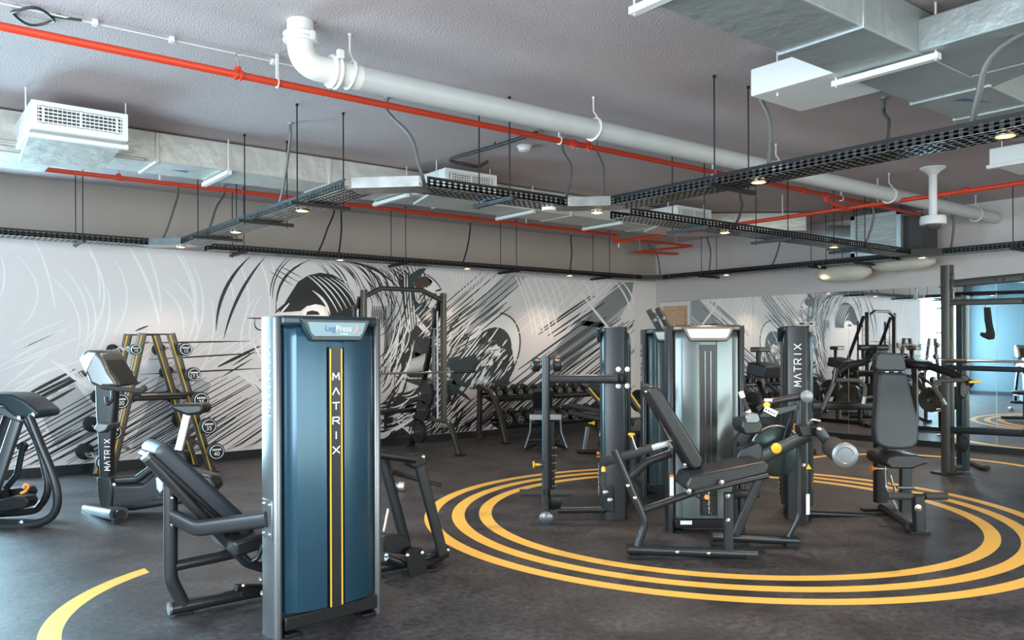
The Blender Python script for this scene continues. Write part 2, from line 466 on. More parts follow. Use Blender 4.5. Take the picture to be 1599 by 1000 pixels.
# mirror panels on the back wall
ys = [9.68, 8.35, 7.30, 6.62, 5.57, 4.52, 3.47, 2.4, 1.3]
mlabels = ['tall mirror panel beside the wooden door', 'tall mirror panel second from the wooden door', 'narrow mirror panel behind the tower lettered on its side',
           'mirror panel between the side-lettered tower and the seat pad', 'mirror panel behind the shoulder press seat', 'mirror panel behind the left upright of the squat rack', 'mirror panel seen through the middle of the squat rack', 'mirror panel furthest right behind the squat rack']
for i in range(8):
    y1, y0 = ys[i] - .003, ys[i + 1] + .003
    o = MB().bx(XB - .008, XB - .001, y0, y1, .088, 2.288).build('wall_mirror', 'mirror_silver', smooth=False)
    tag(o, mlabels[i], 'mirror', 'mirror panels along the back wall')
    if i in (3, 4, 5): 
        MB().bx(XB - .011, XB - .007, y0 - .005, y0 + .004, .088, 2.288).build('joint_strip', 'silver', o, smooth=False)
for i, (px, sz) in enumerate(((1253, .15), (1267.5, .09))):
    p = AX(px, 506, XB - .02); o = MB().bx(XB - .022, XB - .009, p.y - sz/2, p.y + sz/2, p.z - .04, p.z + .04).build('wall_socket', 'white_enamel', bevel=.004)
    MB().use('grille_dark').bx(XB - .024, XB - .021, p.y - sz*.3, p.y + sz*.3, p.z - .012, p.z + .016).build('switch', None, o, smooth=False)
    tag(o, ('wider', 'smaller')[i] + ' socket plate on the mirror beside the side-lettered tower', 'wall socket')

# ------------------------------------------------------------------ the printed mural
YM = YL - .006
mural = MB().use('print_base'); mural.bx(1.06, 11.22, YM, YL, .105, 2.675)
lay = [0]
def wp(px, py):
    p = AY(px, py, YM); return p
def mpoly(pts, m, lift=0):
    lay[0] += 1; y = YM - .0006 - lift * .0005 - lay[0] * 2e-7
    P = []
    for (x, yy) in pts:
        q = wp(x, yy); P.append(V((min(max(q.x, 1.061), 11.22), y, min(max(q.z, .106), 2.674))))
    mural.use(m); mural.poly(P)
def stroke(p0, p1, wpx, m='print_black', curve=0, taper=.6, lift=1, n=6):
    # tapered brush stroke between two photo points, curve = sideways sag in px
    x0, y0 = p0; x1, y1 = p1; dx, dy = x1 - x0, y1 - y0; L = math.hypot(dx, dy) or 1; nx, ny = -dy / L, dx / L
    if curve == 0: n = 3
    top = []; bot = []
    for k in range(n + 1):
        t = k / n; c = curve * 4 * t * (1 - t)
        cx, cy = x0 + dx * t + nx * c, y0 + dy * t + ny * c
        h = wpx / 2 * (1 - taper * abs(2 * t - 1) ** 2)
        top.append((cx + nx * h, cy + ny * h)); bot.append((cx - nx * h, cy - ny * h))
    for k in range(n): mpoly([top[k], top[k+1], bot[k+1], bot[k]], m, lift)
R = random.Random(11)
# pale swirls, left half
for p0, p1, c, w_ in (((2, 400), (0, 465), -6, 3), ((28, 400), (27, 518), -32, 2.5), ((54, 374), (86, 482), -5, 3.5), ((83, 435), (118, 560), -22, 2.5), ((98, 418), (128, 560), -24, 2.5),
        ((131, 382), (128, 540), -34, 3.5), ((137, 382), (155, 470), -8, 3.5), ((128, 440), (132, 560), -20, 3), ((168, 450), (142, 565), -14, 3), ((180, 408), (178, 522), -20, 2.5), ((203, 388), (249, 505), -6, 4.5), ((228, 388), (252, 486), -5, 3.5),
        ((272, 390), (300, 520), -16, 4), ((280, 392), (290, 540), -22, 3), ((252, 448), (286, 530), -14, 2.5), ((270, 435), (305, 545), -18, 3), ((302, 415), (285, 560), -24, 3), ((330, 470), (300, 600), -16, 3),
        ((370, 405), (375, 520), -16, 2.5), ((403, 400), (422, 490), -6, 3), ((398, 465), (380, 560), 10, 3), ((408, 462), (392, 540), 8, 2.5), ((352, 418), (366, 470), -2, 2.5), ((424, 405), (432, 440), 0, 2)):
    stroke(p0, p1, w_, 'print_white', c, .5, 1, 10)
for k in range(16):
    x = R.uniform(-5, 40); y = 510 + k * 7; stroke((x, y + 28), (x + R.uniform(50, 110), y - 10), 2.2, 'print_white', 0, .5)
for k in range(8): stroke((200 + k*18, 560 + R.uniform(0, 25)), (255 + k*22, 520 + R.uniform(-10, 20)), 2, 'print_white')
# bluish grey tone behind the diagonals
mpoly([(205, 700), (260, 560), (330, 600), (290, 735)], 'print_midgrey', 0)
mpoly([(60, 640), (110, 590), (150, 640), (90, 700)], 'print_midgrey', 0)
# long diagonals, lower left
def slant_family(x0, x1, step, ytop, slope, length, wr, m='print_black', seed=1, ybase=None):
    r = random.Random(seed); x = x0
    while x < x1:
        yt = ytop(x) + r.uniform(-4, 8); L = length * r.uniform(.55, 1.15)
        xa, ya = x, yt; xb, yb = x - L, yt + L * slope * r.uniform(.99, 1.01)
        yb_lim = (ybase or (lambda q: 735 - .0897 * q))(xb)
        if yb > yb_lim:
            t = (yb_lim - ya) / (yb - ya); xb = xa + (xb - xa) * t; yb = yb_lim
        stroke((xa, ya), (xb, yb), r.uniform(*wr), m, 0, .55)
        x += step * r.uniform(.55, 1.4)
slant_family(60, 250, 17, lambda x: 640 - (x - 20) * .52, .50, 190, (2.0, 3.2), seed=3)
slant_family(190, 440, 15, lambda x: 590, .56, 300, (1.3, 2.3), seed=4)
slant_family(250, 460, 12, lambda x: 620, .62, 300, (1.2, 2.2), seed=5)
slant_family(330, 480, 11, lambda x: 652, .68, 170, (1.3, 2.4), seed=8)
slant_family(20, 260, 19, lambda x: 668, .54, 120, (1.8, 2.8), seed=6)
stroke((118, 577), (36, 620), 5.5, 'print_black'); stroke((118, 606), (60, 638), 5, 'print_black'); stroke((212, 517), (232, 509), 3, 'print_black')
for x0, y0, x1, y1 in ((223, 536, 392, 533), (232, 562, 410, 551), (220, 585, 420, 575), (400, 548, 362, 572), (395, 560, 345, 590)):
    stroke((x0, y0), (x1, y1), 2.6, 'print_black', 0, .8)
stroke((341, 573), (406, 541), 5, 'print_black')
for k in range(6): stroke((80 + k*9, 562 + k*4), (118 + k*9, 594 + k*6), 2.4, 'print_white', 0, .2, 2)
for k in range(5): stroke((372 + k*5, 582 - k*1), (418 + k*4, 620 + k*6), 2.8, 'print_white', 0, .3, 2)
stroke((395, 535), (416, 575), 3, 'print_white', 0, .3, 2); stroke((404, 530), (428, 566), 3, 'print_white', 0, .3, 2)
# the two big tapering curves and the little loop
stroke((391, 401), (338, 517), 5.5, 'print_black', 14, .85, 1, 12); stroke((414, 402), (350, 529), 4.8, 'print_black', 9, .85, 1, 12)
stroke((386, 497), (418, 498), 2.2); stroke((399, 497), (417, 515), 2.2, 'print_black', 10, .3, 1, 8)
# dome with bright streaks
for k, (a, b, c) in enumerate((((449, 403), (422, 462), 7), ((456, 403), (426, 466), 9), ((484, 406), (431, 486), 16), ((470, 414), (433, 470), 9), ((485, 406), (432, 486), 19))):
    stroke(a, b, 1.9, 'print_black', c, .6, 1, 8)
for k in range(3): stroke((422 + k*8, 424 - k*4), (458 + k*7, 446 - k*6), 1.4)
mpoly([(442, 488), (436, 488), (452, 462), (466, 440), (482, 430), (500, 426), (520, 429), (535, 438), (550, 456), (556, 470), (556, 497), (515, 497), (511, 480), (500, 476), (480, 478), (470, 486)], 'print_black', 1)
mpoly([(474, 487), (482, 478), (494, 475), (505, 480), (509, 490), (509, 497), (474, 497)], 'print_white', 2)
mpoly([(480, 487), (488, 485), (497, 487), (500, 492), (478, 492)], 'print_black', 3)
for k in range(7):
    stroke((480 + k*9, 430 + k*1.0), (528 + k*7 - (k > 4)*8, 488 - k*3), 2.4 - .15*k, 'print_white', -5, .7, 2, 8)
stroke((488, 454), (516, 492), 4, 'print_white', -5, .8, 2, 8)
stroke((430, 489), (450, 472), 4, 'print_black'); stroke((436, 492), (452, 474), 3, 'print_white', 0, .5, 3)
for k in range(22):
    x = 492 + k * 6.2; stroke((x, 408 + k*.4), (x + 34 + R.uniform(-6, 6), 455 + R.uniform(-10, 12)), R.uniform(1.1, 2.2), 'print_black', -5, .8, 1, 7)
stroke((525, 408), (625, 452), 3.2, 'print_black', -12, .5, 2, 12); stroke((600, 440), (608, 500), 2, 'print_black', -8, .5, 1, 8)
for k in range(9): stroke((612 + k*6, 412), (634 + k*4.5, 470 + R.uniform(-8, 8)), 2.4, 'print_black', 0, .7)
# hair streaks left of the head, long vertical flow
for k in range(14): stroke((598 + k*3.2, 480 + k*6), (585 + k*2.6, 600 + R.uniform(-14, 10)), R.uniform(1.2, 2.4), 'print_black', -10 + k*.8, .7, 1, 8)
for k in range(8): stroke((582 + k*3, 478), (581 + k*3, 500 + R.uniform(0, 12)), 2, 'print_black', 0, .6)
mpoly([(626, 438), (640, 424), (648, 470), (660, 560), (648, 590), (640, 540), (632, 490)], 'print_black', 1)
for k in range(6): stroke((632 + k*4, 430 - k), (642 + k*4, 540 + k*3), 2.2, 'print_white', 2, .5, 2)
# head and neck
mpoly([(636, 432), (655, 420), (667, 419), (660, 428), (652, 436), (645, 442), (650, 470), (668, 486), (675, 500), (672, 520), (650, 490), (645, 470), (640, 450)], 'print_dark', 2)
mpoly([(646, 440), (657, 432), (668, 432), (676, 440), (672, 446), (660, 450), (650, 452)], 'print_brown', 3)
mpoly([(668, 432), (680, 440), (688, 450), (684, 458), (672, 456), (662, 452), (674, 446)], 'print_white', 3)
stroke((664, 428), (689, 452), 1.8, 'print_black', -3, .3, 4); stroke((680, 455), (690, 452), 3, 'print_black', 0, .5, 4)
for k in range(16): stroke((652 + k*2.4 + R.uniform(-3, 3), 470 + k*6.2), (664 + k*2.2 + R.uniform(-3, 3), 454 + k*6.4), 2.0, 'print_black', 0, .6, 3)
for k in range(26): stroke((645 + R.uniform(0, 45), 500 + k*5), (657 + R.uniform(0, 50), 487 + k*5), R.uniform(1.6, 3), ('print_black', 'print_dark')[k % 2], 0, .6, 2)
# torso and arm, dark forms
mpoly([(632, 510), (640, 522), (668, 548), (690, 575), (702, 590), (690, 592), (664, 572), (645, 552), (630, 535)], 'print_dark', 2)
mpoly([(625, 560), (640, 545), (662, 556), (668, 590), (640, 590), (628, 578)], 'print_black', 2)
for k in range(14): stroke((630 + k*3, 585 - k*.6), (640 + k*3, 562 - k*1.2), 1.8, 'print_white', 0, .5, 3)
mpoly([(612, 586), (640, 592), (680, 592), (720, 596), (716, 616), (690, 622), (660, 605), (635, 596)], 'print_dark', 2)
mpoly([(700, 560), (730, 553), (742, 548), (760, 562), (790, 590), (796, 602), (760, 608), (730, 606), (707, 600)], 'print_dark', 2)
for k in range(9): stroke((610, 612 + k*7), (650 - k*1.0, 606 + k*4), 2.4 + (k % 3), 'print_black', 6, .8, 2, 8)
for k in range(12): stroke((640 + k*1, 640 + k*4), (658 + k*3.2, 618 + k*4), 2.4, 'print_black', 0, .6, 2)
mpoly([(600, 690), (628, 668), (650, 680), (652, 690), (640, 698), (600, 700)], 'print_black', 2)
mpoly([(600, 648), (615, 648), (612, 668), (600, 672)], 'print_black', 2)
stroke((601, 676), (660, 640), 4, 'print_white', 5, .6, 3, 8); stroke((622, 660), (646, 682), 2.5, 'print_white', 0, .5, 3)
for k in range(6): stroke((662 + k*9, 690), (698 + k*5, 650 - k*2), 3, 'print_black', 0, .6, 2)
mpoly([(668, 600), (705, 598), (705, 640), (690, 652), (672, 640)], 'print_dark', 1)
for k in range(7): stroke((676 + k*4, 668), (704 + k*1, 628 + k*5), 2, 'print_white', 0, .5, 3)
def inside(x, y, P):
    c = False; j = len(P) - 1
    for i in range(len(P)):
        if (P[i][1] > y) != (P[j][1] > y) and x < (P[j][0]-P[i][0]) * (y-P[i][1]) / (P[j][1]-P[i][1]) + P[i][0]: c = not c
        j = i
    return c
def hatch(P, n, ang, ln, wr, cols, lift, seed, curve=0, jit=6):
    r = random.Random(seed); xs = [p[0] for p in P]; ys = [p[1] for p in P]; k = 0; g = 0
    while k < n and g < n * 20:
        g += 1; x, y = r.uniform(min(xs), max(xs)), r.uniform(min(ys), max(ys))
        if not inside(x, y, P): continue
        a = math.radians(ang + r.uniform(-jit, jit)); L = r.uniform(*ln) / 2
        stroke((x - L*math.cos(a), y + L*math.sin(a)), (x + L*math.cos(a), y - L*math.sin(a)), r.uniform(*wr), cols[k % len(cols)], curve, .75, lift); k += 1
# chest, arm and leg rendered as dense brush hatching
hatch([(640, 470), (690, 462), (735, 520), (738, 690), (655, 690), (640, 600)], 120, 54, (14, 42), (1.4, 3.2), ['print_black'], 1, 51)
hatch([(655, 470), (700, 480), (735, 560), (700, 600), (660, 540)], 40, 52, (12, 30), (1.6, 3), ['print_dark', 'print_brown'], 2, 52)
hatch([(600, 480), (640, 480), (640, 690), (600, 690)], 46, 62, (30, 80), (1.4, 3.4), ['print_black'], 2, 53, 7)
hatch([(600, 500), (632, 500), (632, 600), (600, 600)], 16, 70, (40, 90), (1.6, 3.0), ['print_white'], 3, 54, 7)
hatch([(600, 610), (660, 600), (665, 640), (600, 670)], 26, 22, (26, 60), (1.8, 4.4), ['print_black'], 2, 55, 6, 9)
mpoly([(618, 622), (660, 606), (668, 640), (648, 668), (622, 664), (640, 648), (616, 646)], 'print_black', 2)
hatch([(612, 615), (668, 606), (664, 668), (616, 668)], 18, 32, (18, 46), (1.2, 2.6), ['print_white'], 3, 56, 4)
mpoly([(664, 596), (704, 602), (706, 632), (690, 660), (676, 650), (668, 622)], 'print_black', 2)
hatch([(664, 600), (704, 602), (700, 655), (672, 650)], 16, 56, (12, 30), (1.2, 2.4), ['print_white'], 3, 57)
mpoly([(600, 480), (612, 474), (622, 500), (618, 560), (604, 600), (600, 600)], 'print_midgrey', 0)
mpoly([(640, 520), (652, 508), (672, 530), (690, 556), (684, 566), (662, 552)], 'print_black', 2)
mpoly([(650, 480), (664, 470), (682, 500), (676, 512), (660, 500)], 'print_dark', 2)
hatch([(648, 474), (690, 470), (690, 540), (655, 530)], 22, 50, (10, 24), (1.2, 2.4), ['print_base'], 3, 58)
hatch([(560, 430), (640, 425), (630, 480), (580, 480)], 26, -66, (26, 60), (1.0, 2.0), ['print_black'], 1, 59, -4)
# glove / shield, right of the rack
def arcpts(cx, cy, rx, ry, a0, a1, n=18, tilt=0):
    o = []
    for k in range(n + 1):
        a = math.radians(a0 + (a1 - a0) * k / n); x, y = rx*math.cos(a), ry*math.sin(a); t = math.radians(tilt)
        o.append((cx + x*math.cos(t) - y*math.sin(t), cy + x*math.sin(t) + y*math.cos(t)))
    return o
mpoly(arcpts(768, 549, 41, 59, 0, 359, 28, 22), 'print_white', 1)
mpoly(arcpts(762, 558, 33, 50, 0, 359, 26, 28), 'print_black', 2)
mpoly([(708, 566), (720, 556), (745, 552), (790, 580), (798, 600), (770, 608), (735, 608), (712, 600)], 'print_dark', 3)
for pts in (arcpts(768, 548, 42, 61, -100, 100, 24, 20),):
    for a, b in zip(pts[:-1], pts[1:]): stroke(a, b, 2.2, 'print_black', 0, 0, 3)
for k in range(15):
    x = 740 + k * 4.2; stroke((x - 26, 575 - abs(k-7)*1.0), (x + 12, 520 + k*3.0), R.uniform(1.6, 2.8), 'print_white', 0, .55, 4)
for k in range(7): stroke((726 + k*5, 588 + k*1.5), (732 + k*5, 574 + k*3), 2, 'print_white', 0, .5, 4)
for k in range(6): stroke((736 + k*4, 600), (746 + k*4, 590 - k*.6), 1.8, 'print_white', 0, .5, 4)
for k in range(6): stroke((775 + k*4, 592 - k*4), (786 + k*4, 574 - k*5), 2, 'print_white', 0, .5, 4)
mpoly([(765, 545), (775, 538), (782, 545), (780, 555), (770, 556)], 'print_white', 4); stroke((768, 548), (780, 546), 1.5, 'print_black', 0, .4, 5)
stroke((700, 606), (735, 626), 6, 'print_dark', -3, .8, 2, 8)
hatch([(738, 520), (790, 520), (802, 560), (770, 606), (735, 600)], 46, 52, (12, 34), (1.4, 2.8), ['print_white', 'print_black'], 5, 61)
mpoly([(770, 560), (800, 545), (804, 575), (792, 600), (772, 606)], 'print_black', 5)
hatch([(775, 555), (800, 550), (798, 592), (776, 600)], 12, 54, (10, 26), (1.2, 2.4), ['print_white'], 6, 62)
mpoly([(706, 575), (720, 560), (742, 553), (752, 570), (742, 590), (716, 596)], 'print_dark', 4)
hatch([(715, 590), (760, 575), (770, 604), (725, 606)], 18, 58, (8, 20), (1.3, 2.2), ['print_white'], 6, 63)
# tone band and diagonals, upper right of the head
mpoly([(705, 520), (790, 427), (824, 432), (800, 452), (712, 548)], 'print_midgrey', 0)

slant_family(752, 822, 8.5, lambda x: 428 + (x - 752) * .1, .86, 100, (1.1, 2.0), seed=21, ybase=lambda q: 560)
slant_family(735, 800, 7, lambda x: 470 + (x-735)*.1, .80, 60, (1.2, 2.4), seed=22, ybase=lambda q: 560)
for k in range(5): stroke((706, 548 - k*9), (735 + k*7, 505 - k*8), 1.8, 'print_white', 0, .6, 2)
for k in range(14): stroke((700 + k*6, 416 + k), (708 + k*4, 452 + R.uniform(-4, 8)), 1.2, 'print_white', 0, .5, 2)
for k in range(10): stroke((700 + R.uniform(0, 30), 560 - k*3), (725 + R.uniform(0, 30), 535 - k*3), 2, 'print_black', 0, .6, 1)
# pale fan at the upper right
for x0, x1, y1 in ((806, 832, 520), (812, 840, 525), (820, 850, 520), (834, 862, 530), (842, 870, 510), (855, 872, 490), (864, 880, 480), (878, 890, 460), (910, 925, 470), (927, 932, 465), (962, 985, 485), (973, 990, 475)):
    stroke((x0, 432 + (x0-806)*.06), (x1, y1), 2.6, 'print_white', -3, .4, 3, 7)
for a, b in (((900, 436), (800, 530)), ((915, 437), (830, 520)), ((930, 438), (862, 505)), ((945, 440), (870, 492)), ((975, 441), (915, 485)), ((888, 436), (795, 515)), ((955, 440), (880, 520))):
    stroke(a, b, 1.8, 'print_white', 0, .5, 3)
# grey slash and diagonals, right end
mpoly([(850, 560), (965, 441), (990, 441), (987, 462), (970, 495), (930, 530), (880, 590), (862, 590)], 'print_midgrey', 0)
mpoly([(905, 508), (965, 443), (990, 441), (985, 470), (955, 497), (940, 512)], 'print_grey', 0.5)
mpoly([(868, 545), (905, 500), (950, 505), (900, 555), (880, 570)], 'print_grey', 0.5)
slant_family(925, 950, 7, lambda x: 465, .68, 130, (2.2, 3.4), seed=31, ybase=lambda q: 800)
slant_family(925, 1000, 7, lambda x: 498, .72, 170, (1.8, 3.2), seed=32, ybase=lambda q: 735 - .0897*q)
slant_family(860, 1010, 9, lambda x: 545, .80, 170, (1.6, 3.0), seed=33, ybase=lambda q: 735 - .0897*q)
slant_family(800, 1000, 9, lambda x: 600, .90, 120, (1.6, 3.0), seed=34, ybase=lambda q: 735 - .0897*q)
slant_family(712, 900, 8, lambda x: 622, .95, 90, (1.4, 2.6), seed=35, ybase=lambda q: 735 - .0897*q)
slant_family(690, 800, 8, lambda x: 650, .95, 60, (1.4, 2.6), seed=36, ybase=lambda q: 735 - .0897*q)
stroke((1011, 489), (975, 520), 2); stroke((1012, 500), (985, 522), 2)
stroke((922, 477), (950, 512), 4, 'print_white', 0, .2, 3); stroke((905, 455), (925, 480), 2.5, 'print_white', 0, .2, 3)
mu = mural.build('wall_mural', smooth=False, flat=True, org=(5, YL, .1))
tag(mu, 'black and white brush-stroke sports mural covering the long left wall', 'mural')
# ================================================================== services under the ceiling
def rod_mb(mb, x, y, z0, z1=ZC - .002, r=.005): mb.cyl((x, y, z0), (x, y, z1), r, n=8)
def ring_cap(mb, x, y): mb.cyl((x, y, ZC - .012), (x, y, ZC), .022, n=12)

# ---- foil wrapped duct along the mural wall
def duct(name, label, segs, z0, z1, m='foil', cat='air duct', seams=()):
    o = MB()
    for (x0, x1, y0, y1) in segs: o.bx(x0, x1, y0, y1, z0, z1)
    d = o.build(name, m, bevel=.008); tag(d, label, cat)
    if seams:
        s = MB()
        for (x0, x1, y0, y1) in seams: s.bx(x0, x1, y0, y1, z0 - .012, z1 - .002)
        s.build('seam_flange', m, d, split=True, bevel=.004)
    return d
P = [(-1.57, 7.58), (8.9, 7.58), (9.35, 7.55), (10.55, 6.55), (10.95, 6.9), (9.6, 8.05), (9.1, 8.15), (-1.57, 8.15)]
o = MB().slab([(x, y, 3.11) for x, y in P], (0, 0, 1), .262)
d1 = tag(o.build('air_duct', 'foil', bevel=.008), 'long silver foil-wrapped air duct running parallel to the mural wall', 'air duct')
s = MB()
for x in (.2, 1.95, 3.6, 5.2, 6.9, 8.5): s.bx(x, x + .035, 7.565, 8.165, 3.098, 3.365)
s.build('seam_flange', 'foil', d1, split=True, bevel=.004)
s = MB()
for x, y in ((2.55, 7.5), (4.45, 7.5), (6.2, 7.5), (7.7, 7.5)):
    s.bx(x, x + .045, 7.48, 8.22, 3.06, 3.095); rod_mb(s, x + .02, 7.5, 3.06, r=.006); rod_mb(s, x + .02, 8.2, 3.06, r=.006)
s.build('support_channel', 'white_fitting', d1, split=True)
# raised shelf of folded insulation under the duct near its left end
s = MB(); s.bx(-1.2, 1.85, 7.50, 7.72, 3.085, 3.112); s.bx(-1.56, 1.2, 7.62, 8.32, 3.04, 3.095); s.build('insulation_fold', 'foil', d1, split=True, bevel=.01)
s = MB().use('blue_print')
for x in (2.15, 4.75): s.poly([(x, 7.85, 3.1095), (x + .16, 7.80, 3.1095), (x + .16, 7.90, 3.1095)])
s.build('arrow_mark', None, d1, split=True, smooth=False)

def grille_box(label, x0, x1, yf, yb, z0, z1):
    c = ((x0 + x1) / 2, yf, z0); t = thing('grille_box', label, 'air vent', c, 'supply grille boxes on the long duct')
    b = MB(); b.bx(x0, x1, yf + .012, yb, z0, z1); b.build('box_body', 'white_enamel', t, bevel=.005)
    b = MB(); b.slab([(x0, yf + .05, z0), (x1, yf + .05, z0), (x1 - .02, yb, z0 - .10), (x0 + .02, yb, z0 - .10)], (0, 0, 1), .03)
    b.build('lower_plenum', 'foil', t, bevel=.005)
    g = MB(); g.bx(x0, x1, yf, yf + .012, z0, z0 + .045); g.bx(x0, x1, yf, yf + .012, z1 - .035, z1); g.bx(x0, x0 + .04, yf, yf + .012, z0 + .045, z1 - .035); g.bx(x1 - .04, x1, yf, yf + .012, z0 + .045, z1 - .035)
    g.build('grille_frame', 'white_enamel', t)
    MB().bx(x0 + .035, x1 - .035, yf + .011, yf + .0135, z0 + .04, z1 - .03).build('grille_backing', 'grille_dark', t, smooth=False)
    g = MB(); n = 19
    for k in range(n):
        x = x0 + .05 + (x1 - x0 - .1) * k / (n - 1); g.bx(x - .002, x + .002, yf + .002, yf + .010, z0 + .045, z1 - .035)
    for k in range(5):
        z = z0 + .055 + (z1 - z0 - .1) * k / 4; g.bx(x0 + .04, x1 - .04, yf + .001, yf + .006, z - .0045, z + .0045)
    for fx in (.12, .5, .88): x = x0 + (x1 - x0) * fx; g.bx(x - .008, x + .008, yf, yf + .010, z0 + .04, z1 - .03)
    g.build('louvre', 'white_enamel', t)
    s = MB(); s.bx(x0 - .03, x1 + .03, yf + .12, yf + .16, z0 - .035, z0 - .002)
    rod_mb(s, x0 - .015, yf + .14, z0 - .03, r=.006); rod_mb(s, x1 + .015, yf + .14, z0 - .03, r=.006)
    s.build('hanger', 'white_fitting', t)
grille_box('white slotted grille box at far left below the ceiling', .89, 1.54, 6.75, 7.58, 3.06, 3.265)
grille_box('white slotted grille box behind the bend of the near cable tray', 4.58, 5.24, 6.92, 7.58, 3.10, 3.29)
grille_box('small distant white grille box above the middle cable tray', 8.2, 8.9, 6.95, 7.55, 3.10, 3.29)

# ---- big duct across the upper right
o = MB().bx(-1.57, 7.3, 2.17, 2.65, 3.11, 3.372)
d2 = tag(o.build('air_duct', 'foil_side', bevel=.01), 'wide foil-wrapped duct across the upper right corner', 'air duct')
s = MB(); 
for x in (2.95, 4.0, 5.55, 6.2): s.bx(x, x + .03, 2.155, 2.665, 3.098, 3.372)
s.build('seam_flange', 'foil_side', d2, split=True, bevel=.004)
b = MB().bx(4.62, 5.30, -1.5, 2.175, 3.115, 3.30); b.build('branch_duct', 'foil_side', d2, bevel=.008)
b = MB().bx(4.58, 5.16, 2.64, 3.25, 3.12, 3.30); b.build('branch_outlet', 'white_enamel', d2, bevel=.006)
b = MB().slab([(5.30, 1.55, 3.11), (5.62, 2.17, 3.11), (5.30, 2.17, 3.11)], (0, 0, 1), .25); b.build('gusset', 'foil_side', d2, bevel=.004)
s = MB()
for x in (2.86, 4.66): s.bx(x, x + .045, 2.08, 2.72, 3.065, 3.10); rod_mb(s, x + .02, 2.10, 3.06, r=.006); rod_mb(s, x + .02, 2.70, 3.06, r=.006)
rod_mb(s, 4.66, 3.10, 3.10, r=.006)
s.build('support_channel', 'white_fitting', d2, split=True)
s = MB().use('blue_print'); s.poly([(5.72, 2.38, 3.1095), (5.98, 2.30, 3.1095), (5.72, 2.46, 3.1095)]); s.build('arrow_mark', None, d2, split=True, smooth=False)
o = MB().bx(8.0, 8.7, 1.6, 3.12, 3.10, 3.25); t3 = tag(o.build('air_duct', 'white_enamel', bevel=.008), 'small pale duct box at the right edge below the bright spotlight', 'air duct')
s = MB(); rod_mb(s, 8.02, 3.02, 3.10, r=.005); s.bx(7.99, 8.05, 2.6, 3.14, 3.07, 3.10); s.build('hanger', 'white_fitting', t3)

# ---- air handling unit on the back wall
c = (10.85, 5.65, 2.7); t = thing('air_handling_unit', 'grey louvred air handling unit near the mirror wall', 'air conditioner', c)
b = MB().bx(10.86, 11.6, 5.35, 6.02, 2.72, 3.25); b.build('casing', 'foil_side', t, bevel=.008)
b = MB(); b.bx(10.84, 10.87, 5.33, 5.39, 2.70, 3.27); b.bx(10.84, 10.87, 5.98, 6.04, 2.70, 3.27); b.bx(10.84, 10.87, 5.33, 6.04, 3.22, 3.27); b.bx(10.84, 10.87, 5.33, 6.04, 2.70, 2.75); b.build('casing_frame', 'silver', t)
b = MB()
for k in range(12): b.box((10.855, 5.685, 2.79 + k*.037), (.030, .60, .006), (1, 0, -.5), (0, 1, 0))
b.build('louvre', 'white_fitting', t)
b = MB(); b.tube([(11.2, 6.03, 3.02), (11.2, 6.30, 3.02), (11.15, 6.55, 3.05)], .19, .1, 20); b.build('left_collar', 'foil_side', t)
b = MB().bx(10.95, 11.4, 5.10, 5.34, 2.76, 3.2); b.build('dark_gap_block', 'grille_dark', t)  # dark box added in place of the shaded gap beside the unit
b = MB(); 
for y in (5.36, 6.02): rod_mb(b, 10.9, y, 3.2, r=.006)
rod_mb(b, 11.6, 5.4, 3.2); b.build('hanger_rod', 'black_metal', t, split=True)
def sausage(name, label, y0, y1, x, z, r):
    n = 9; path = []; sc = []
    for k in range(n + 1):
        q = k / n; path.append((x, y0 + (y1 - y0) * q, z)); sc.append(max(.35, (1 - abs(2*q - 1) ** 6)) )
    b = MB().sweep(path, ell(r, r * .8, 20), scale=sc); o = b.build(name, 'canvas'); tag(o, label, 'flexible duct')
    s = MB(); s.cyl((x, (y0+y1)/2, z), (x, (y0+y1)/2, ZC), .005, n=8); s.build('hanger_rod', 'black_metal', o, split=True)
sausage('flexible_duct', 'left of two pale padded duct pieces hanging above the mirror', 6.82, 5.98, 11.25, 2.52, .16)
sausage('flexible_duct', 'right of two pale padded duct pieces hanging above the mirror', 5.98, 5.12, 11.35, 2.60, .13)

# ---- big white drain pipe
t = thing('drain_pipe', 'thick white drain pipe with elbow coming out of the ceiling', 'pipe', (1.98, 4.53, 3.13))
r = .077
MB().tube([(2.36, 4.53, 3.135), (11.8, 4.53, 3.155)], r, n=28).build('straight_pipe', 'white_pipe', t)
b = MB(); b.sweep(fillet([(1.98, 4.53, 3.39), (1.98, 4.53, 3.135), (2.36, 4.53, 3.135)], .17, 10), ell(r, r, 28)); b.build('elbow', 'white_fitting', t)
b = MB()
b.lathe((1.98, 4.53, 3.262), (0, 0, 1), [(0, r), (0, r + .02), (.012, r + .026), (.03, r + .014), (.045, r + .026), (.055, r + .02), (.056, r)])
b.lathe((2.165, 4.53, 3.135), (1, 0, 0), [(0, r), (0, r + .02), (.012, r + .026), (.03, r + .014), (.045, r + .026), (.055, r + .02), (.056, r)])
b.bx(2.0, 2.03, 4.43, 4.455, 3.265, 3.315); b.bx(2.17, 2.21, 4.42, 4.45, 3.19, 3.24)
b.build('pipe_clamp', 'white_fitting', t, split=True, bevel=.003)
b = MB()
for x in (2.30, 4.37, 6.78, 8.95, 11.2):
    b.sweep([V((x + .012*math.sin(a), 4.53 + (r + .008)*math.cos(a), 3.14 + (r + .008)*math.sin(a))) for a in [2*PI*k/24 for k in range(24)]], rrect(.018, .006, .002), closed=True, up=(1, 0, 0))
    b.tube([(x, 4.53, ZC), (x, 4.53, 3.28), (x, 4.53 - .06, 3.20), (x, 4.53 - .082, 3.14)], .006, .02, 8); b.cyl((x, 4.53, ZC - .012), (x, 4.53, ZC), .012)
b.build('pipe_hanger', 'white_fitting', t, split=True)

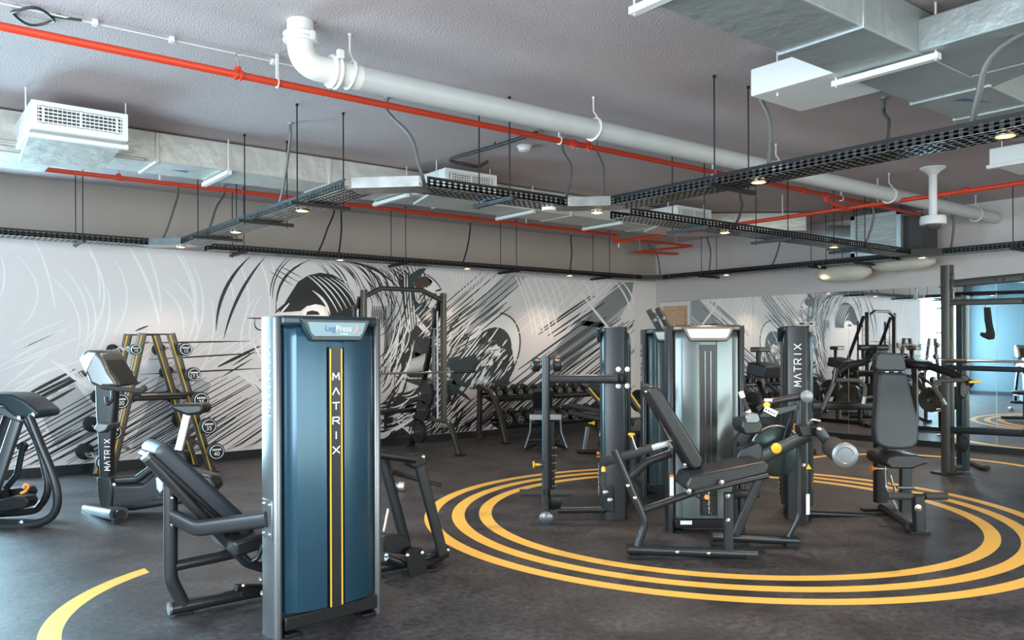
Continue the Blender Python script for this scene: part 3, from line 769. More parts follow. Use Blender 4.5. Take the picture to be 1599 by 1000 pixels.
# ---- red sprinkler pipes
def coupling(b, p, ax, r, w=.05):
    p = V(p); ax = V(ax)
    b.lathe(p - ax * w / 2, ax, [(0, r), (.001, r * 1.45), (w * .3, r * 1.45), (w * .35, r * 1.2), (w * .65, r * 1.2), (w * .7, r * 1.45), (w - .001, r * 1.45), (w, r)], 18)
def sprinkler(t, x, y, z):
    b = MB(); b.cyl((x, y, z), (x, y, z + .05), .014, n=10); b.tube([(x - .014, y, z + .05), (x - .014, y, z + .075), (x, y, z + .088), (x + .014, y, z + .075), (x + .014, y, z + .05)], .003, n=6)
    b.cyl((x, y, z + .088), (x, y, z + .092), .015, n=10); b.build('sprinkler_head', 'chrome', t)
r = .024
t = thing('sprinkler_pipe', 'long red sprinkler pipe below the ceiling beside the white drain pipe', 'pipe', (0, 5.13, 3.2), 'red sprinkler pipes')
MB().tube([(-1.6, 5.13, 3.2), (11.0, 5.13, 3.2)], r, n=16).build('pipe_run', 'red_pipe', t)
b = MB(); 
for x in (1.82, 4.70, 4.88, 8.2, 8.67): coupling(b, (x, 5.13, 3.2), (1, 0, 0), r)
b.tube([(8.67, 5.13, 3.2), (8.67, 5.13, 3.12)], r * .9); b.tube([(1.82, 5.13, 3.2), (1.82, 5.13, 3.25)], r * .8); b.tube([(4.88, 5.13, 3.2), (4.88, 5.13, 3.25)], r * .8)
b.build('pipe_fitting', 'red_pipe', t, split=True)
sprinkler(t, 1.82, 5.13, 3.245); sprinkler(t, 4.88, 5.13, 3.245)
b = MB()
for x in (2.08, 4.55, 6.6, 9.0): b.bx(x - .008, x + .008, 5.122, 5.138, 3.21, ZC); b.sweep([V((x, 5.13 + .028*math.cos(a), 3.2 + .028*math.sin(a))) for a in [2*PI*k/16 for k in range(16)]], rrect(.016, .004, .001), closed=True, up=(1, 0, 0))
b.build('pipe_hanger', 'white_fitting', t, split=True)
t = thing('sprinkler_pipe', 'red sprinkler pipe running under the foil duct close to the mural wall', 'pipe', (2, 8.95, 3.08), 'red sprinkler pipes')
MB().tube([(-1.6, 8.95, 3.19), (8.95, 8.95, 3.19), (9.15, 8.95, 3.19)], r, n=14).build('pipe_run', 'red_pipe', t)
b = MB(); coupling(b, (1.95, 8.95, 3.19), (1, 0, 0), r); coupling(b, (6.3, 8.95, 3.19), (1, 0, 0), r); coupling(b, (9.12, 8.95, 3.17), (0, 0, 1), r, .09)
b.tube([(9.12, 8.95, 3.19), (9.12, 8.95, 3.10)], r); b.tube([(1.95, 8.95, 3.19), (1.95, 8.95, 3.235)], r * .8); b.build('pipe_fitting', 'red_pipe', t, split=True)
sprinkler(t, 1.95, 8.95, 3.23)
b = MB()
for x in (2.35, 4.9, 7.3): b.bx(x - .008, x + .008, 8.94, 8.96, 3.2, ZC)
b.build('pipe_hanger', 'white_fitting', t, split=True)
t = thing('sprinkler_pipe', 'bright red sprinkler pipe crossing the right side in front of the camera dome', 'pipe', (9.12, 4, 3.08), 'red sprinkler pipes')
MB().tube([(9.12, 9.0, 3.085), (9.12, -3.9, 3.11)], r * 1.05, n=16).build('pipe_run', 'red_pipe', t)
b = MB(); coupling(b, (9.12, 5.13, 3.09), (0, 1, 0), r); coupling(b, (9.12, 7.3, 3.09), (0, 1, 0), r); coupling(b, (9.12, 3.78, 3.10), (0, 1, 0), r)
b.tube([(9.12, 5.13, 3.09), (8.67, 5.13, 3.13)], r * .9)
b.build('pipe_fitting', 'red_pipe', t, split=True); b = MB(); b.tube([(9.12, 6.0, 3.08), (9.12, 6.0, ZC)], .006); b.tube([(9.12, 4.75, 3.08), (9.12, 4.75, ZC)], .007); b.tube([(9.12, 8.9, 3.06), (9.12, 8.9, 2.99)], .012); b.build('pipe_hanger', 'white_fitting', t, split=True)
t = thing('sprinkler_pipe', 'short zigzag of thin dark red pipe above the room corner', 'pipe', (11, 9.5, 3.1), 'red sprinkler pipes')
b = MB(); b.tube([(10.05, 9.30, 3.21), (11.3, 9.25, 3.21)], .02); b.tube([(11.25, 9.25, 3.2), (10.95, 10.3, 3.17)], .02); b.tube([(10.95, 10.3, 3.17), (11.8, 9.98, 3.17)], .02); b.build('pipe_run', 'red_pipe', t)
b = MB(); b.cyl((10.9, 9.27, 3.2), (10.9, 9.27, ZC), .005); b.cyl((11.0, 10.2, 3.17), (11.0, 10.2, ZC), .005); b.build('pipe_hanger', 'white_fitting', t, split=True)

# ---- perforated cable trays on trapeze hangers
TW, TH, TZ = .25, .075, 2.62
def tray(label, segs, hangers, cm='tray_shaded'):
    p0 = segs[0][0]; t = thing('cable_tray', label, 'cable tray', (p0[0], p0[1], TZ), 'perforated cable trays')
    side = MB(); base = MB(); corner = MB()
    for (a, b, kind) in segs:
        a = V((a[0], a[1], TZ)); b = V((b[0], b[1], TZ)); d = b - a; L = d.length; d.normalize(); n = V((-d.y, d.x, 0)); mid = (a + b) / 2
        if kind == 'solid':
            for s_ in (-1, 1): corner.box(mid + n * (s_ * TW / 2) + V((0, 0, TH / 2)), (L + .06 * -s_ * 0 + .05, .003, TH), d, n)
            corner.box(mid, (L + .10, TW, .003), d, n); continue
        for s_ in (-1, 1):
            c = mid + n * (s_ * TW / 2)
            side.box(c + V((0, 0, .010)), (L, .003, .022), d, n); side.box(c + V((0, 0, TH - .010)), (L, .004, .022), d, n); side.box(c + V((0, 0, TH / 2)), (L, .003, .011), d, n)
            side.box(c + V((0, 0, TH)) - n * (s_ * .008), (L, .016, .003), d, n)
            k = 0
            while k * .052 < L:
                side.box(a + d * (k * .052) + n * (s_ * TW / 2) + V((0, 0, TH / 2)), (.027, .003, TH), d, n); k += 1
        for q in (-.5, -.25, 0, .25, .5): base.box(mid + n * (TW * q * .94), (L, .040, .002), d, n)
        k = 0
        while k * .055 < L: base.box(a + d * (k * .055), (.034, TW, .002), d, n); k += 1
    side.build('side_rail', 'tray_shaded', t, smooth=False); base.build('perforated_base', 'galvanised', t, smooth=False); 
    if corner.v: corner.build('corner_plate', cm, t, split=True, smooth=False)
    for (x, y, ax) in hangers:
        e = V((1, 0, 0)) if ax == 'x' else V((0, 1, 0)); h = MB()
        c = V((x, y, TZ - .018)); L = .20
        h.box(c, (L * 2 + .12, .035, .03), e, None); h.cyl(c - e * L - V((0, 0, .03)), V((c.x, c.y, ZC)) - e * L, .0055, n=8); h.cyl(c + e * L - V((0, 0, .03)), V((c.x, c.y, ZC)) + e * L, .0055, n=8)
        for s_ in (-1, 1): h.cyl(c + e * L * s_ + V((0, 0, ZC - c.z - .02)), c + e * L * s_ + V((0, 0, ZC - c.z)), .011, n=8)
        h.build('trapeze_hanger', 'black_metal', t)
    return t
tray('cable tray loop nearest the camera with three bare metal corner plates',
     [((-1.6, 9.85), (2.48, 9.85), 'perf'), ((2.48, 9.85), (2.83, 9.52), 'solid'), ((2.83, 9.52), (2.83, 5.42), 'perf'), ((2.83, 5.42), (3.15, 5.10), 'solid'),
      ((3.15, 5.10), (4.55, 5.10), 'perf'), ((4.55, 5.10), (4.88, 4.78), 'solid'), ((4.88, 4.78), (4.88, -3.9), 'perf')],
     [(1.75, 9.85, 'y'), (2.83, 8.6, 'x'), (2.83, 7.25, 'x'), (2.83, 6.09, 'x'), (3.85, 5.12, 'y'), (4.9, 3.64, 'x'), (4.9, 1.3, 'x'), (0, 9.85, 'y')], 'galvanised')
tray('long cable tray following the mural wall and turning at the room corner', 
     [((3.15, 9.88), (10.62, 9.88), 'perf'), ((10.62, 9.88), (10.95, 9.55), 'solid'), ((10.95, 9.55), (10.95, 5.45), 'perf')],
     [(3.5, 9.88, 'y'), (5.75, 9.88, 'y'), (7.7, 9.88, 'y'), (9.7, 9.88, 'y'), (10.95, 8.6, 'x'), (10.95, 6.6, 'x'), (10.95, 5.9, 'x')])
tray('middle cable tray starting beside the bend and running to the mirror wall at right',
     [((5.3, 5.14), (10.52, 5.14), 'perf'), ((10.52, 5.14), (10.87, 4.8), 'solid'), ((10.87, 4.8), (10.87, -3.9), 'perf')],
     [(6.3, 5.2, 'y'), (7.7, 5.2, 'y'), (9.3, 5.2, 'y'), (10.87, 3.9, 'x'), (10.87, 2.9, 'x')])

# ---- downlights under the trays
def spot(x, y, z, e):
    l = bpy.data.lights.new('downlight_beam', 'SPOT'); l.energy = e; l.color = (1, .80, .60); l.spot_size = math.radians(125); l.spot_blend = .7; l.shadow_soft_size = .04
    o = bpy.data.objects.new('downlight_beam', l); COL.objects.link(o); o.location = (x, y, z)
LP = [(2.83, 6.45, 'downlight under the diagonal-looking near tray, the nearer and larger of its two'), (2.83, 8.05, 'downlight under the near tray just below the vent pipes, the further of its two'),
      (2.75, 9.62, 'downlight under the bare corner plate above the left end of the mural'), (4.88, 5.02, 'downlight under the pale corner plate left of the middle tray end'),
      (4.88, 3.40, 'downlight on the near tray beside the thick grey conduit'), (4.88, 1.82, 'brightest downlight at the right edge of the picture'),
      (6.80, 5.14, 'downlight under the left part of the middle tray below the red pipe'), (8.85, 5.14, 'downlight under the middle tray near the air handling unit'),
      (4.85, 9.85, 'downlight under the wall tray above the dark mural dome'), (6.90, 9.85, 'downlight under the wall tray above the smith frame upright'),
      (8.95, 9.85, 'downlight under the wall tray above the pale mural fan'), (10.95, 8.25, 'downlight under the wall tray right of the room corner'),
      (10.95, 6.62, 'downlight under the wall tray beside the left padded duct'), (10.87, 5.06, 'downlight at the corner of the middle tray above the squat rack')]
for i, (x, y, lab) in enumerate(LP):
    t = thing('downlight', lab, 'downlight', (x, y, TZ - .016), 'warm downlights under the trays')
    MB().lathe((x, y, TZ - .012), (0, 0, 1), [(0, .050), (.003, .056), (.008, .056), (.012, .045), (.030, .04), (.10, .034), (.10, .03)], 24).build('lamp_housing', 'galvanised', t)
    MB().lathe((x, y, TZ - .014), (0, 0, 1), [(0, .026), (0, .049), (.002, .049), (.002, .026)], 24).build('lens_rim', 'lens_rim', t)
    MB().cyl((x, y, TZ - .016), (x, y, TZ - .012), .028, n=20).build('lamp_lens', 'lens_glow', t)
    spot(x, y, TZ - .035, 48 if y < 9.4 else 20)
t = MB().lathe((4.42, 5.12, TZ - .026), (0, 0, 1), [(0, .03), (0, .055), (.012, .06), (.026, .06)], 24).build('ceiling_speaker', 'white_enamel'); tag(t, 'small unlit white disc under the near tray left of a lit downlight', 'sensor')

# ---- flexible conduits dropping to the trays
CD = [((3.10, 5.48), (3.20, 5.12), .014, 'thick grey conduit dropping past the white drain pipe to the near tray', .05), ((4.94, 3.45), (4.92, 3.35), .016, 'thickest grey conduit beside two black rods right of centre', .05),
      ((2.81, 6.65), (2.82, 6.95), .012, 'grey conduit dropping to the sloping part of the near tray at left', .02), ((5.0, 5.59), (4.62, 5.15), .012, 'curved grey conduit left of the pale corner plate', .07),
      ((5.25, 5.40), (4.86, 4.92), .012, 'thin grey conduit ending at the pale corner plate', .03), ((6.17, 3.16), (5.0, 2.55), .014, 'grey conduit hanging below the upper right duct', .03),
      ((2.84, 10.05), (2.60, 9.86), .012, 'wavy dark conduit above the bare corner plate at left', .03), ((3.25, 9.64), (2.84, 9.0), .012, 'pale conduit dropping beside the left downlight', .0),
      ((4.9, 10.14), (4.55, 9.9), .011, 'left of a pair of dark cables dropping to the wall tray above the dome', .02), ((5.03, 10.18), (4.85, 9.9), .011, 'right of a pair of dark cables dropping to the wall tray above the dome', .02),
      ((7.2, 10.19), (6.85, 9.9), .011, 'dark cable dropping to the wall tray above the runner head', .03), ((9.41, 10.32), (9.0, 9.9), .011, 'dark cable dropping to the wall tray above the pale fan', .02),
      ((8.38, 6.1), (6.95, 5.14), .014, 'grey conduit dropping to the middle tray near its left end', .05), ((10.9, 9.9), (10.88, 9.6), .012, 'dark cable dropping to the wall tray at the room corner', .06),
      ((11.1, 8.75), (10.95, 8.6), .012, 'dark cable dropping to the wall tray right of the corner', .04), ((11.2, 7.4), (10.95, 7.4), .013, 'dark cable left of the padded ducts', .05),
      ((9.6, 5.1), (9.55, 5.14), .014, 'curved dark cable in front of the louvred unit', .08), ((10.9, 4.75), (10.87, 4.7), .015, 'dark cable right of the louvred unit', .06), ((4.95, 1.4), (4.9, 2.0), .018, 'big curved grey conduit at the top right corner', -.22)]
for (a, b_, rr, lab, sag) in CD:
    a = V((a[0], a[1], ZC)); b = V((b_[0], b_[1], TZ + .03)); h = RT * sag
    pts = smooth_path([a, a + V((0, 0, -.12)), a.lerp(b, .45) + h, a.lerp(b, .75) + h * .6, b + V((0, 0, .03)), b], 6)
    o = MB().tube(pts, rr, n=10).build('cable_conduit', 'conduit' if rr > .0115 else 'cable_black'); tag(o, lab, 'cable conduit', 'conduits dropping to the cable trays')
    c = MB().cyl(a - V((0, 0, .016)), a, rr + .014, n=12); c.build('ceiling_rose', 'silver', o, org=o.location)
# ---- ceiling bits
o = MB().lathe((4.92, 6.05, ZC), (0, 0, -1), [(0, .075), (.018, .075), (.022, .062), (.045, .058), (.055, .035), (.056, 0.001)], 28).build('smoke_detector', 'white_enamel'); tag(o, 'round white smoke detector on the ceiling near the centre', 'smoke detector')
t = thing('dome_camera', 'white ceiling camera dome on a drop pole in front of the grey pipe', 'security camera', (9.06, 4.1, 2.7))
MB().lathe((9.06, 4.1, ZC), (0, 0, -1), [(0, .13), (.01, .13), (.05, .07), (.08, .045)], 24).build('ceiling_flange', 'white_enamel', t)
MB().cyl((9.06, 4.1, ZC - .07), (9.06, 4.1, 2.86), .042, n=18).build('drop_pole', 'white_enamel', t)
MB().lathe((9.06, 4.1, 2.87), (0, 0, -1), [(0, .05), (.01, .125), (.05, .135), (.10, .13), (.105, .10)], 28).build('camera_housing', 'white_enamel', t)
MB().lathe((9.06, 4.1, 2.765), (0, 0, -1), [(0, .085), (.03, .078), (.055, .05), (.065, .002)], 24).build('lens_dome', 'grille_dark', t)
b = MB().tube([(-1.6, 5.3, 3.375), (.6, 5.27, 3.375), (2.3, 5.24, 3.375), (2.95, 5.24, 3.378)], .005, n=8); o = tag(b.build('surface_conduit', 'white_fitting'), 'thin pale conduit clipped to the ceiling at upper left', 'cable conduit')
b = MB()
for x in (1.02, 1.45, 2.1): b.bx(x - .012, x + .012, 5.225, 5.275, 3.36, ZC)
b.build('clip', 'white_fitting', o, split=True)
b = MB().tube([V((.72 + .105*math.cos(a), 5.36 + .12*math.sin(a), 3.372 + .01*math.sin(3*a))) for a in [2*PI*k/28 for k in range(28)]], .008, n=8, closed=True)
b.tube([(.80, 5.29, 3.372), (.95, 5.25, 3.372)], .008, n=8); tag(b.build('cable_coil', 'cable_black'), 'black loop of cable against the ceiling above the red pipe', 'cable')
b = MB().tube(smooth_path([(4.62, 5.52, 3.36), (4.60, 6.1, 3.35), (4.56, 6.74, 3.35), (4.60, 6.80, 3.33), (4.72, 6.72, 3.30), (4.85, 6.72, 3.30), (4.90, 6.62, 3.34)], 6), .016, n=10)
b.cyl((4.6, 6.1, 3.35), (4.6, 6.1, ZC), .008); tag(b.build('bent_conduit', 'cable_black'), 'black bent conduit with a hooked end left of the smoke detector', 'cable conduit')
# ================================================================== machines
Z = V((0, 0, 1))
def px3(l, d): return [D(x, y, dd) for (x, y, dd) in [(q if len(q) == 3 else (q[0], q[1], d)) for q in l]]
def bolt(mb, c, n, r=.009):
    n = V(n).normalized(); mb.lathe(V(c), n, [(0, r * 1.25), (.003, r * 1.25), (.004, r), (.008, r * .8), (.010, r * .3)], 12)
def plate(poly, d, th, n=None):            # a plate seen face on at distance d, th thick away from the viewer
    return MB().slab([D(x, y, d) for x, y in poly], n or FW, th)
def pad(t, name, c, size, ex, ey, m='vinyl', bev=.022):
    o = MB().box(c, size, ex, ey).build(name, m, t, bevel=min(bev, min(size) * .45), seg=4); return o
def profile_pad(t, name, pts, th, n, m='vinyl', bev=.02):
    return MB().slab(pts, n, th).build(name, m, t, bevel=bev, seg=3)
def foot(mb, c, w=.09, l=.05, ex=(1, 0, 0)): mb.box(V(c) + Z * .009, (w, l, .018), ex)

def tower(t, O, xd, W=.60, T=.18, H=1.62, face='open', shroud='shroud_teal', col='graphite', side_text=0, letter='white_print', placard='placard_pale', rear=True, zb=.12, capmat='cap_dark'):
    O = V(O); xd = V(xd).normalized(); yd = Z.cross(xd)
    def L(x, y, z): return O + xd * x + yd * y + Z * z
    # side columns, flat oval section
    for s in (-1, 1):
        b = MB(); prof = rrect(.045, T, .022, 5)
        path = [L(s * (W / 2 - .0225), T / 2, 0.0), L(s * (W / 2 - .0225), T / 2, H - .01), L(s * (W / 2 - .0225), T / 2, H)]
        b.sweep(path, prof, up=yd, scale=[1, 1, .93])
        c = b.build('side_column', col, t)
        if side_text == s or side_text == 2:
            tb = MB(); lh = .068; step = .062; n = 6
            ex = Z; ey = xd * 0 + (yd * -1 if s > 0 else yd)      # letters turned on their side, reading upwards
            tops = 1.492 - step * n
            ny = ey.normalized(); base = L(s * (W / 2 + .0006), T / 2, tops)
            letters(tb, 'MATRIX', base - ny * lh * .45, Z, ny, .042, lh * .8, Z * step, .0070)
            tb.build('side_lettering', letter, c, smooth=False)
    hw = W / 2 - .045
    def shroud_mesh(sgn, y0):
        cw = .052 if face == 'strip' or sgn < 0 else .070
        P = [(-hw, .055), (-hw + .006, .018), (-hw + .012, .006), (-hw + .055, -.012), (-hw + .062, -.022), (-.13, -.040), (-cw, -.044), (-cw + .005, -.030), (-cw + .008, -.030)]
        P = P + [(-x, y) for x, y in P[::-1]]
        b = MB(); z0, z1 = zb, H - .035
        lv = [(z0, .0, .98), (z0 + .012, 0, 1), (z1 - .07, 0, 1), (z1 - .02, .012, 1), (z1, .03, .98)]
        k0 = len(b.v); n = len(P)
        for (z, dy, sc) in lv:
            for (x, y) in P: b.v.append(L(x * sc * sgn, y0 + sgn * (y + dy), z))
        for i in range(len(lv) - 1):
            for q in range(n - 1): b.face((k0 + i*n + q, k0 + i*n + q + 1, k0 + (i+1)*n + q + 1, k0 + (i+1)*n + q))
        b.face([k0 + q for q in range(n)]); b.face([k0 + (len(lv)-1)*n + q for q in range(n)][::-1])
        for (a, c_) in ((0, n - 1),):
            for i in range(len(lv) - 1): b.face((k0 + i*n, k0 + (i+1)*n, k0 + (i+1)*n + n - 1, k0 + i*n + n - 1))
        return b
    shroud_mesh(1, .0).build('front_shroud', shroud, t)
    if rear: shroud_mesh(-1, T).build('rear_shroud', shroud, t)
    # top cap and placard
    b = MB(); prof = []
    b.slab([L(-hw - .01, -.015, H - .045), L(-.16, -.052, H - .045), (L(.16, -.052, H - .045)), L(hw + .01, -.015, H - .045), L(hw + .01, T + .01, H - .045), L(-hw - .01, T + .01, H - .045)], Z, .050)
    b.build('top_cap', capmat, t, bevel=.015, seg=3)
    def trap(y, xs, zt, zb_, xb): return [L(-xs, y, zt), L(xs, y, zt), L(xb + .005, y, (zt + zb_) / 2 - .02), L(xb - .02, y, zb_), L(-xb + .02, y, zb_), L(-xb - .005, y, (zt + zb_) / 2 - .02)]
    fr = MB().slab(trap(-.066, .205, H - .008, H - .125, .165), yd, .035).build('placard_frame', capmat, t, bevel=.008, seg=3)
    sc_ = MB().slab([L(-.170, -.0675, H - .028), L(.170, -.0675, H - .028), L(.150, -.0675, H - .082), L(.133, -.0675, H - .098), L(-.133, -.0675, H - .098), L(-.150, -.0675, H - .082)], yd, .004).build('placard', placard, fr, smooth=False)
    # weight shaft or strip in the middle
    if face == 'strip':
        b = MB().slab([L(-.040, -.050, zb - .005), L(.040, -.050, zb - .005), L(.040, -.050, H - .155), L(-.040, -.050, H - .155)], yd, .02); b.build('centre_strip', 'strip_dark', t)
        b = MB()
        for s in (-1, 1): b.bx
        for s in (-1, 1):
            MB().box(L(s * .033, -.0505, (zb + H - .165) / 2), (.008, .003, H - .165 - zb), xd, yd).build('edge_stripe', 'yellow', t, smooth=False)
        tb = MB(); letters(tb, 'MATRIX', L(-.019, -.0508, H - .325), xd, Z, .038, .034, Z * -.0765, .0065); tb.build('strip_lettering', letter, t, smooth=False)
    else:
        MB().slab([L(-.062, -.036, zb + .02), L(.062, -.036, zb + .02), L(.062, -.036, H - .15), L(-.062, -.036, H - .15)], yd, .02).build('shaft_window', 'strip_dark', t)
        b = MB(); b.tube([L(-.022, -.040, zb + .03), L(-.022, -.040, H - .2)], .004, n=8); b.tube([L(.022, -.040, zb + .03), L(.022, -.040, H - .2)], .004, n=8); b.build('guide_rod', 'graphite_light', t)
        b = MB(); 
        for k in range(12): b.box(L(0, -.043, zb + .06 + k * .022), (.10, .02, .017), xd, yd)
        b.build('weight_stack', 'cast_iron', t, bevel=.002)
        b = MB(); b.tube([L(0, -.055, zb + .04), L(0, -.055, zb + .33)], .006, n=8)
        for k in range(6): b.ball(L(0, -.056, zb + .07 + k * .04), .010, 8)
        b.build('selector_rod', 'chrome', t)
        b = MB(); b.box(L(0, -.06, zb + .42), (.055, .03, .018), xd, yd); b.box(L(0, -.06, zb + .39), (.04, .03, .012), xd, yd); b.build('stack_pin', 'orange', t, bevel=.004)
    # base frame
    b = MB(); b.box(L(0, T / 2, .055), (W - .05, T * .7, .05), xd, yd); b.box(L(0, -.01, .075), (W - .09, .02, .07), xd, yd); b.build('base_frame', 'black_metal', t, bevel=.006)
    b = MB()
    for s in (-1, 1): foot(b, L(s * (W / 2 - .09), .02, 0), .08, .06, xd); foot(b, L(s * (W / 2 - .09), T - .02, 0), .08, .06, xd)
    b.build('foot_pad', 'black_metal', t, bevel=.004, split=True)
    return L

# ---------------- 1. leg press, foreground
A0 = G(431, 1002); A1 = G(598, 957); xd = (A1 - A0).normalized()
Wt = (A1 - A0).length; O1 = (A0 + A1) / 2
t = thing('leg_press_machine', 'big blue leg press in the foreground with yellow-edged centre strip', 'exercise machine', O1)
L1 = tower(t, O1, xd, W=Wt, T=.16, face='strip', shroud='shroud_blue', side_text=-1, placard='placard_blue', col='graphite_light')
yd1 = Z.cross(xd)
font_text('Leg', .044, L1(-.012, -.0685, 1.62 - .060), xd, Z, 'placard_word', 'blue_print', t, .0004, 'RIGHT')
font_text('Press', .044, L1(-.010, -.0685, 1.62 - .060), xd, Z, 'placard_word', 'white_print', t, .0004, 'LEFT')
b = MB().use('white_print'); b.box(L1(.04, -.0683, 1.62 - .087), (.045, .001, .004), xd, yd1)
b.use('skin_print'); b.ball(L1(.118, -.068, 1.62 - .042), .006, 8); b.box(L1(.117, -.0683, 1.62 - .057), (.012, .001, .020), xd, yd1)
b.use('skin_print'); b.box(L1(.105, -.0683, 1.62 - .075), (.030, .001, .007), xd + Z * .35, yd1); b.box(L1(.133, -.0683, 1.62 - .073), (.006, .001, .022), xd, yd1); b.use('red_pipe').box(L1(.133, -.0684, 1.62 - .067), (.010, .001, .006), xd, yd1)
b.build('exercise_figure', None, t, smooth=False)
YP = 4.62
def q(x, y, yy=YP): return AY(x, y, yy)
b = MB(); b.tube([q(267, 757), q(267, 905), q(287, 945)], .037, .16, 18); b.build('end_upright', 'graphite', t)
b = MB(); b.tube([q(267, 951), q(345, 935), q(470, 910), q(690, 868)], .036, 0, 16); b.build('base_rail', 'graphite', t)
MB().cyl(q(267, 951) - V((.012, 0, 0)), q(267, 951), .034, n=20).build('rail_end_cap', 'steel_cap', t)
b = MB(); foot(b, V((q(285, 958).x, YP, 0)), .10, .07); foot(b, V((q(650, 875).x, YP, 0)), .12, .34); b.build('foot_pad', 'black_metal', t, split=True, bevel=.003)
# oval side arm from the upright round to the tower
b = MB(); pA = q(266, 805); pB = D(308, 826, 4.30); pC = L1(-Wt / 2, .08, 0); pC = V((pC.x, pC.y, D(420, 811, (pC.dot(FW))).z))
b.sweep(fillet([pA, pB, pC], .20, 8), rrect(.05, .085, .025, 4)); b.build('side_arm', 'graphite', t)
b = MB().box(pC + V((0, 0, 0)), (.012, .11, .20), xd, yd1); b.build('mounting_plate', 'graphite_light', t, bevel=.004)
b = MB()
for dz in (-.075, .075):
    for dy in (-.03, .035): bolt(b, pC - xd * .005 + yd1 * dy + Z * dz, -xd, .011)
for (x, y) in ((270, 778), (270, 820)): bolt(b, q(x, y, YP - .036), (0, -1, 0), .010)
b.build('bolt', 'chrome', t, split=True)
# back pad with its frame
s0, s1 = q(246, 703, YP - .17), q(392, 838, YP - .17); ax_ = (s1 - s0).normalized(); nrm = V((0, 1, 0)).cross(ax_).normalized(); nrm = nrm if nrm.z > 0 else -nrm
L_ = (s1 - s0).length
pad(t, 'back_pad', (s0 + s1) / 2 + V((0, .17, 0)) + nrm * .02, (L_, .34, .085), ax_, (0, 1, 0), 'vinyl_soft', .035)
b = MB().box((s0 + s1) / 2 + V((0, .17, 0)) - nrm * .035 + ax_ * .02, (L_ * 1.02, .26, .03), ax_, (0, 1, 0)); b.build('pad_backing', 'black_metal', t, bevel=.008)
for yy in (YP - .10, YP + .10):
    MB().bar([q(231, 716, yy), q(385, 879, yy), q(470, 905, yy)], .05, .055, .1, .02).build('pad_rail', 'graphite', t)
MB().cyl(q(231, 716, YP - .10) - ax_ * .02, q(231, 716, YP - .10), .028, n=18).build('rail_end_cap', 'steel_cap', t)
b = MB(); b.tube([q(270, 885), q(380, 862)], .030, 0, 16); b.build('cross_tube', 'graphite', t)
c = q(385, 838, YP - .1); pad(t, 'seat_pad', c + V((.08, .05, .0)), (.40, .40, .09), (1, 0, .15), (0, 1, 0), 'vinyl')
b = MB(); b.tube([q(372, 858, 4.40), q(392, 878, 4.40), q(403, 872, 4.38), (q(412, 850, 4.36))], .013, .03); b.build('side_handle', 'graphite', t)
b = MB(); b.box(q(390, 918, 4.35), (.16, .05, .03), (1, .1, -.2)); b.box(q(398, 925, 4.30), (.14, .004, .05), (1, 0, -.25)); b.build('cable_bracket', 'black_metal', t)
b = MB(); bolt(b, q(382, 916, 4.32), (0, -1, 0), .012); bolt(b, q(408, 906, 4.10), (-1, 0, 0), .012); bolt(b, q(410, 928, 4.08), (-1, 0, 0), .012); b.build('bolt', 'chrome', t, split=True)
# foot plate side, to the right of the tower
YQ = 4.62
def q2(x, y, yy=4.55): return AY(x, y, yy)
b = MB(); b.bar([q2(560, 706), q2(648, 718)], .05, .05, 0, .018); b.build('press_arm', 'black_metal', t)
b = MB().slab([q2(640, 712), q2(664, 708), q2(668, 722), q2(656, 735), (q2(641, 728))], V((0, 1, 0)), .08); b.build('pivot_block', 'black_metal', t, bevel=.008)
MB().bar([q2(656, 728), q2(692, 866)], .03, .075, 0, .01, up=(1, 0, 0)).build('press_lever', 'graphite', t)
MB().bar([q2(598, 715, 4.75), q2(634, 850, 4.75)], .04, .07, 0, .01, up=(1, 0, 0)).build('front_upright', 'graphite', t)
MB().slab([q2(600, 838, 4.5), q2(636, 838, 4.5), q2(646, 858, 4.5), q2(640, 868, 4.5), q2(600, 862, 4.5)], V((0, 1, 0)), .10).build('lever_box', 'black_metal', t, bevel=.006)
MB().slab([q2(634, 863, 4.45), q2(644, 855, 4.45), q2(658, 856, 4.45), q2(666, 868, 4.45), q2(668, 890, 4.45), q2(672, 896, 4.45), q2(640, 902, 4.45), q2(636, 880, 4.45)], V((0, 1, 0)), .012).build('guide_plate', 'black_metal', t, bevel=.003)
MB().tube([q2(604, 871, 4.5), q2(640, 884, 4.5)], .022).build('guide_tube', 'graphite', t)
MB().tube([q2(664, 884, 4.5), q2(698, 866, 4.62)], .022).build('guide_tube', 'black_metal', t)
MB().slab([q2(674, 870, 4.58), q2(694, 848, 4.58), q2(705, 858, 4.58), q2(688, 878, 4.58)], V((0, 1, 0)), .05).build('link_block', 'black_metal', t, bevel=.008)
MB().tube([q2(600, 830, 4.6), q2(607, 795, 4.6)], .008).build('gas_strut', 'chrome', t)
MB().box(q2(620, 740, 5.0), (.55, .03, .42), (0, 1, 0), (.35, 0, 1)).build('foot_plate', 'black_metal', t, bevel=.006)
b = MB()
for x, y, yy in ((662, 714, 4.55), (637, 868, 4.44), (660, 864, 4.44), (700, 860, 4.575), (604, 868, 4.48)): bolt(b, q2(x, y, yy), (0, -1, 0), .011)
b.build('bolt', 'chrome', t, split=True)

